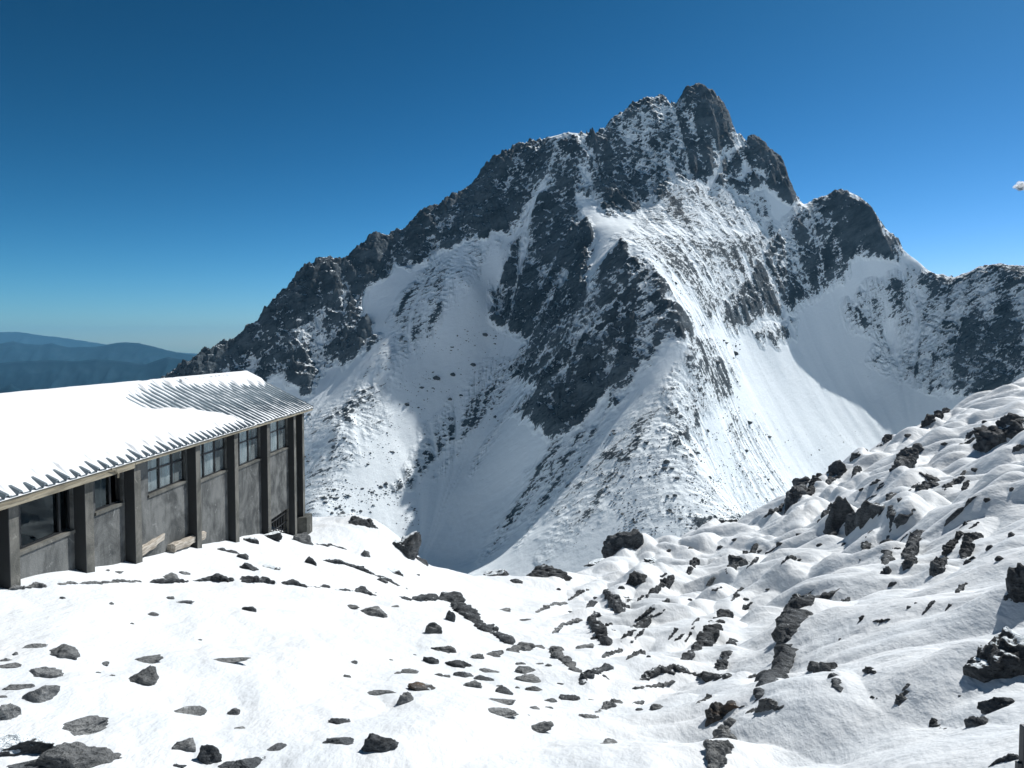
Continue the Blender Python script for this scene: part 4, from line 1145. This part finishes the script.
mesh_np("snow_cover", np.stack([V2, U2, RID_Z - np.abs(V2 - RID_V) * SL + .075], -1).reshape(-1, 3) - np.array(OFF), grid_faces(12, 200)[:, ::-1], M["roofsnow"], roof)
fb_ = MB()
z_ = EAVE_Z
fb_.box(EAVE_V - .07, EAVE_V - .03, 23.45, UE1 - .05, z_ - .17, z_ - .045)
fb_.build("fascia", M["fascia"], roof, OFF)
fb_ = MB(); fb_.box(EAVE_V - .075, EAVE_V - .02, UE0, 23.4, z_ - .25, z_ - .045); fb_.box(EAVE_V - .02, EAVE_V + .03, UE0, 23.25, z_ - .25, z_ - .15)
fb_.build("fascia", M["fascia"], roof, OFF)
bb = MB(); bb.bar((EAVE_V - .04, UE1 - .02, z_ - .10), (RID_V, UE1 - .02, RID_Z - .10), .05, .14); bb.build("barge_board", M["fascia"], roof, OFF)
sf = MB(); sf.add([(EAVE_V - .08, UE0, z_ - .075), (EAVE_V - .08, UE1, z_ - .075), (VW - .2, UE1, roof_z(VW - .2) - .085), (VW - .2, UE0, roof_z(VW - .2) - .085)], [(0, 1, 2, 3)])
sf.build("soffit", M["fascia"], roof, OFF)
# drain pipe elbow under the gutter
pp = MB()
pts = [Vector((EAVE_V + .06, 21.9, z_ - .06)), Vector((EAVE_V + .07, 22.1, z_ - .12)), Vector((EAVE_V + .07, 22.25, z_ - .24)), Vector((EAVE_V + .03, 22.3, z_ - .36))]
for p_, q_ in zip(pts[:-1], pts[1:]): pp.bar(p_, q_, .05, .05)
pp.build("drain_elbow", M["fascia"], roof, OFF)
# ------------------------------------------------------------------ timbers leaning by the wall, post at the lower right corner
def timber(pa, pb, wa, wb, la, lb_, label):
    A_ = hit(*pa) + np.array([0, 0, la]); B_ = hit(*pb) + np.array([0, 0, lb_])
    A_, B_ = Vector(A_), Vector(B_)
    mid = (A_ + B_) / 2; ln = (B_ - A_).length
    m = MB()
    n = 14; vs = []
    for k in range(n + 1):
        t = k / n; y = (t - .5) * ln
        w_ = (wa + (wb - wa) * t) * (1 + .10 * math.sin(k * 1.9 + ln))
        for x, z in ((-1, -.8), (-.2, -1), (.9, -.8), (1, .6), (.3, 1), (-.9, .8)):
            vs.append((x * w_ / 2, y, z * w_ / 2 + .02 * math.sin(k * .9)))
    fs = [(k * 6 + j, k * 6 + (j + 1) % 6, (k + 1) * 6 + (j + 1) % 6, (k + 1) * 6 + j) for k in range(n) for j in range(6)]
    fs += [tuple(range(5, -1, -1)), tuple(n * 6 + j for j in range(6))]
    m.add(vs, fs)
    o = m.build("timber", M["timber"])
    o.location = mid; o.rotation_mode = 'QUATERNION'; o.rotation_quaternion = (B_ - A_).to_track_quat('Y', 'Z')
    tag(o, label, "timber beam", "old timbers by the hut wall")
timber((134, 562), (172, 546), .30, .26, .16, .62, "longer weathered timber lying against the hut wall, upper left one")
timber((171, 553), (203, 546), .30, .30, .14, .40, "shorter weathered timber half in the snow, lower right one")
post = bpy.data.objects.new("railing_post", None); COL.objects.link(post)
pb_ = unproj(1021, 800, 5.6); post.location = pb_
tag(post, "dark metal railing post at the lower right corner of the picture", "post")
m = MB(); m.box(-.012, .05, -.03, .03, -.25, .545); m.build("upright", M["post"], post, (0, 0, 0), .006)
m = MB(); m.box(-.04, -.013, -.022, .022, -.25, .28); m.build("bracket", M["post"], post, (0, 0, 0), .004)
m = MB(); m.box(-.10, .10, -.08, .08, -.30, -.252); m.build("foot_plate", M["post"], post)
# ------------------------------------------------------------------ far blue hills and the lowland
HILLS = [
 (7600, [(-300,372),(-120,378),(0,388),(10,384),(22,391),(32,386),(48,392),(80,400),(140,405),(220,402),(400,410),(700,405),(1100,400),(1400,400)]),
 (10500, [(-320,372),(-120,366),(-40,364),(0,363),(22,361),(50,360),(75,361),(95,359),(120,361),(146,364),(158,360),(167,357),(180,359),(195,361),(220,366),(300,372),(500,380),(800,376),(1100,370),(1400,372)]),
 (15500, [(-320,350),(-120,347),(-30,345),(0,344),(14,341),(26,344),(42,345),(52,343),(68,347),(96,347),(110,344),(124,342),(140,343.5),(152,346),(175,352),(205,357),(260,361),(400,364),(700,360),(1000,366),(1400,360)]),
 (24000, [(-320,338),(-120,336),(-40,333),(0,332),(20,332),(38,335),(58,337),(78,340),(104,344),(140,349),(200,354),(240,352),(400,355),(700,352),(1000,356),(1400,352)]),
]
for k, (D, pts) in enumerate(HILLS):
    pts = np.array(pts, float)
    px = np.linspace(-300, 1350, 700)
    crest = unproj(px, np.interp(px, pts[:, 0], pts[:, 1]), D)
    n = 60
    tt = np.concatenate([np.linspace(-1, 0, n), np.linspace(0, 1, 16)[1:]])
    Wd = D * .22
    Y_ = D + tt[:, None] * Wd + 0 * px[None]
    X_ = (px[None] - 512) / F * Y_
    sp = fbm(X_ / (D * .035), Y_ / (D * .07), 5, 400 + k, .5, True)
    fall = np.abs(tt)[:, None] ** .9
    Z_ = crest[None, :, 2] - fall * (D * .085 + 500) + (sp - .2) * D * .020 * np.minimum(fall * 3, 1) + fbm(X_ / (D * .012), Y_ / (D * .012), 3, 430 + k) * D * .0009
    o = mesh_np("hills", np.stack([X_, Y_, Z_], -1).reshape(-1, 3), grid_faces(*X_.shape), M["hill"])
    tag(o, ["nearest dark blue hills low behind the roof", "dark blue forested hill range behind the roof", "blue hill range with a rounded summit", "palest blue hills on the far horizon"][k], "hills", kind="structure")
lx = np.linspace(-36000, 36000, 60); ly = np.linspace(-400, 30000, 60)
LX, LY = np.meshgrid(lx, ly)
lo_ = mesh_np("lowland", np.stack([LX, LY, -1850 + 60 * fbm(LX / 4000, LY / 4000, 4, 480)], -1).reshape(-1, 3), grid_faces(60, 60), M["hill"])
tag(lo_, "far lowland at the foot of the hills", "land", kind="structure")

# ------------------------------------------------------------------ loose stones on the mountain's snow slopes
def place_mount(px, py, w_, label):
    D = np.linspace(900, 1900, 1200); p = unproj(px, py, D); z = mount_z(p[:, 0], p[:, 1])
    i = int(np.argmax(z >= p[:, 2]))
    P = np.array([p[i, 0], p[i, 1], z[i]])
    _seed[0] += 1
    v, f = rock_shape(_seed[0], 3)
    s = w_ / 2 * D[i] / F
    o = mesh_np("boulder", v * np.array([s, s * .9, s * .7]), f, M["scree"]); o.location = P
    tag(o, label, "boulder", "boulders lying on the mountain's snow slopes")
for px, py, w_, lb in [(436,378,9,"larger left boulder of a pair on the shaded snow left of the central cliff"),(453,375,6,"right boulder of a pair on the shaded snow left of the central cliff"),(473,365,6,"dark boulder higher up right of the boulder pair, below the central cliff"),
     (485,335,6,"highest lone boulder on the snow just left of the central cliff"),(749,423,7,"boulder on the sunlit fan beneath the shadowed bowl"),(746,451,5,"boulder below another on the sunlit fan"),(666,462,8,"boulder with a long shadow low on the debris cone"),
     (717,363,8,"dark rock at the apex of the debris cone, right side"),(735,354,8,"dark rock above the debris cone by the bowl"),(450,400,5,"small boulder under the pair on the shaded slope"),(407,405,6,"boulder at the edge of the sunlit band on the left talus")]:
    place_mount(px, py, w_, lb)
r = np.random.default_rng(21)
vt_, ft_ = ico(1)
VS = []; FS = []; cnt = 0
zones = [((600,430,770,535), 1500, .9), ((690,340,740,420), 300, 1.0), ((300,400,400,520), 700, .9), ((320,480,420,530), 260, 1.2), ((400,330,500,430), 350, .9), ((560,450,660,560), 300, .7), ((630,200,780,330), 500, .9), ((760,430,880,520), 200, .7), ((440,240,520,330), 160, .8)]
for (x0, y0, x1, y1), n, sz in zones:
    got = 0
    while got < n:
        px = r.uniform(x0, x1); py = r.uniform(y0, y1)
        if perlin(np.array([px / 22.0]), np.array([py / 22.0]), 77)[0] + r.uniform(-.5, .5) < 0.05: got += .35; continue
        D = np.linspace(880, 1850, 260); p = unproj(px, py, D); z = mount_z(p[:, 0], p[:, 1])
        i = int(np.argmax(z >= p[:, 2]))
        if z[i] < p[i, 2]: got += 1; continue
        s = sz * (.55 + r.pareto(2.6) * .55); s = min(s, 3.2)
        q = vt_ * (1 + .35 * r.normal(size=(len(vt_), 1))) * np.array([s * r.uniform(.8, 1.5), s, s * .7])
        VS.append(q + np.array([p[i, 0], p[i, 1], z[i]])); FS.append(ft_ + cnt); cnt += len(vt_); got += 1
o = mesh_np("scree", np.concatenate(VS), np.concatenate(FS), M["scree"], smooth=False)
tag(o, "scattered small stones over the snowy mountain slopes", "scree", kind="stuff")

# ------------------------------------------------------------------ air and clouds
m = bpy.data.materials.new("air"); m.use_nodes = True; nt = m.node_tree; nt.nodes.clear()
out = nt.nodes.new("ShaderNodeOutputMaterial"); pv = nt.nodes.new("ShaderNodeVolumePrincipled")
pv.inputs["Color"].default_value = (.25, .64, 1.0, 1); pv.inputs["Density"].default_value = HAZE; pv.inputs["Anisotropy"].default_value = .0
nt.links.new(pv.outputs[0], out.inputs["Volume"])
b_ = MB(); b_.box(-37000, 37000, -3300, 30500, -1990, 640)
hz = b_.build("haze", m); tag(hz, "thin blue air between the viewer and the far hills", "haze", kind="stuff")

mc, nt, b = new_mat("cloud_white")
b.inputs["Base Color"].default_value = (.93, .94, .95, 1); b.inputs["Roughness"].default_value = 1; b.inputs["Specular IOR Level"].default_value = 0
tl_ = N(nt, "ShaderNodeBsdfTranslucent"); tl_.inputs["Color"].default_value = (.93, .94, .95, 1)
tp_ = N(nt, "ShaderNodeBsdfTransparent")
m1 = N(nt, "ShaderNodeMixShader"); m1.inputs[0].default_value = .92; L(nt, b.outputs[0], m1.inputs[1]); L(nt, tl_.outputs[0], m1.inputs[2])
lw = N(nt, "ShaderNodeLayerWeight"); lw.inputs["Blend"].default_value = .5
m2 = N(nt, "ShaderNodeMixShader"); L(nt, mapr(nt, lw.outputs["Facing"], .0, .8, .6, 1.0), m2.inputs[0]); L(nt, m1.outputs[0], m2.inputs[1]); L(nt, tp_.outputs[0], m2.inputs[2])
L(nt, m2.outputs[0], nt.nodes["Material Output"].inputs["Surface"])
rc_ = np.random.default_rng(4)
for px, py, w_, h_, lb in [(1023,186,14,8,"small white cloud at the right edge in the blue sky")]:
    D = 40000.0; p = unproj(px, py, D); s = D / F
    VS, FS, cnt = [], [], 0
    v, f = ico(2)
    for k in range(40):
        t = rc_.normal(size=3) * np.array([.24, .2, .22]); rad = rc_.uniform(.10, .26) * (1 - .5 * abs(t[0]))
        q = v * (1 + .12 * perlin3(v * 2 + k, k)[:, None]) * rad * np.array([w_, w_, h_ * 1.6]) * s + t * np.array([w_, w_, h_]) * s
        VS.append(q); FS.append(f + cnt); cnt += len(v)
    o = mesh_np("cloud", np.concatenate(VS), np.concatenate(FS), mc); o.location = p
    tag(o, lb, "cloud")
# ------------------------------------------------------------------ light, sky, air
DUST = 10.0
SKYFIT = ((2.8, 1.70), (1.80, 1.03), (1.95, 1.04))
SUN_EL, SUN_AZ = math.radians(46), math.radians(45)     # azimuth measured from +Y towards +X
sv = Vector((math.cos(SUN_EL) * math.sin(SUN_AZ), math.cos(SUN_EL) * math.cos(SUN_AZ), math.sin(SUN_EL)))
sl = bpy.data.lights.new("sun", 'SUN'); sl.energy = 4.0; sl.angle = math.radians(.5); sl.color = (1.0, .975, .94)
so = bpy.data.objects.new("sun", sl); so.rotation_euler = sv.to_track_quat('Z', 'Y').to_euler(); COL.objects.link(so)
w = bpy.data.worlds.new("World"); sc.world = w; w.use_nodes = True
nt = w.node_tree; bg = nt.nodes["Background"]
sky = nt.nodes.new("ShaderNodeTexSky"); sky.sky_type = 'NISHITA'; sky.sun_disc = False
sky.sun_elevation = SUN_EL; sky.sun_rotation = SUN_AZ
sky.altitude = 4400; sky.air_density = 1.0; sky.dust_density = DUST; sky.ozone_density = 1.6
# the deep, contrasty blue of thin air at altitude: raise the contrast of each channel
sp_ = nt.nodes.new("ShaderNodeSeparateColor"); nt.links.new(sky.outputs[0], sp_.inputs[0])
cb = nt.nodes.new("ShaderNodeCombineColor")
for i_, (g_, k_) in enumerate(SKYFIT):
    prev = sp_.outputs[i_]
    for op, val in (('MULTIPLY', .1), ('MINIMUM', (.76, .76, 1.0)[i_]), ('POWER', g_), ('MULTIPLY', k_ * 10)):
        n_ = nt.nodes.new("ShaderNodeMath"); n_.operation = op; n_.inputs[1].default_value = val
        nt.links.new(prev, n_.inputs[0]); prev = n_.outputs[0]
    nt.links.new(prev, cb.inputs[i_])
nt.links.new(cb.outputs[0], bg.inputs["Color"])
bg.inputs["Strength"].default_value = .10
sc.view_settings.view_transform = 'Standard'; sc.view_settings.look = 'None'
sc.view_settings.exposure = 0.44; sc.view_settings.gamma = 1.0; sc.view_settings.use_curve_mapping = False
cy = sc.cycles
cy.max_bounces = 6; cy.diffuse_bounces = 5; cy.glossy_bounces = 2; cy.transmission_bounces = 2; cy.transparent_max_bounces = 24; cy.volume_bounces = 0
cy.use_denoising = True; cy.use_adaptive_sampling = True; cy.adaptive_threshold = .02
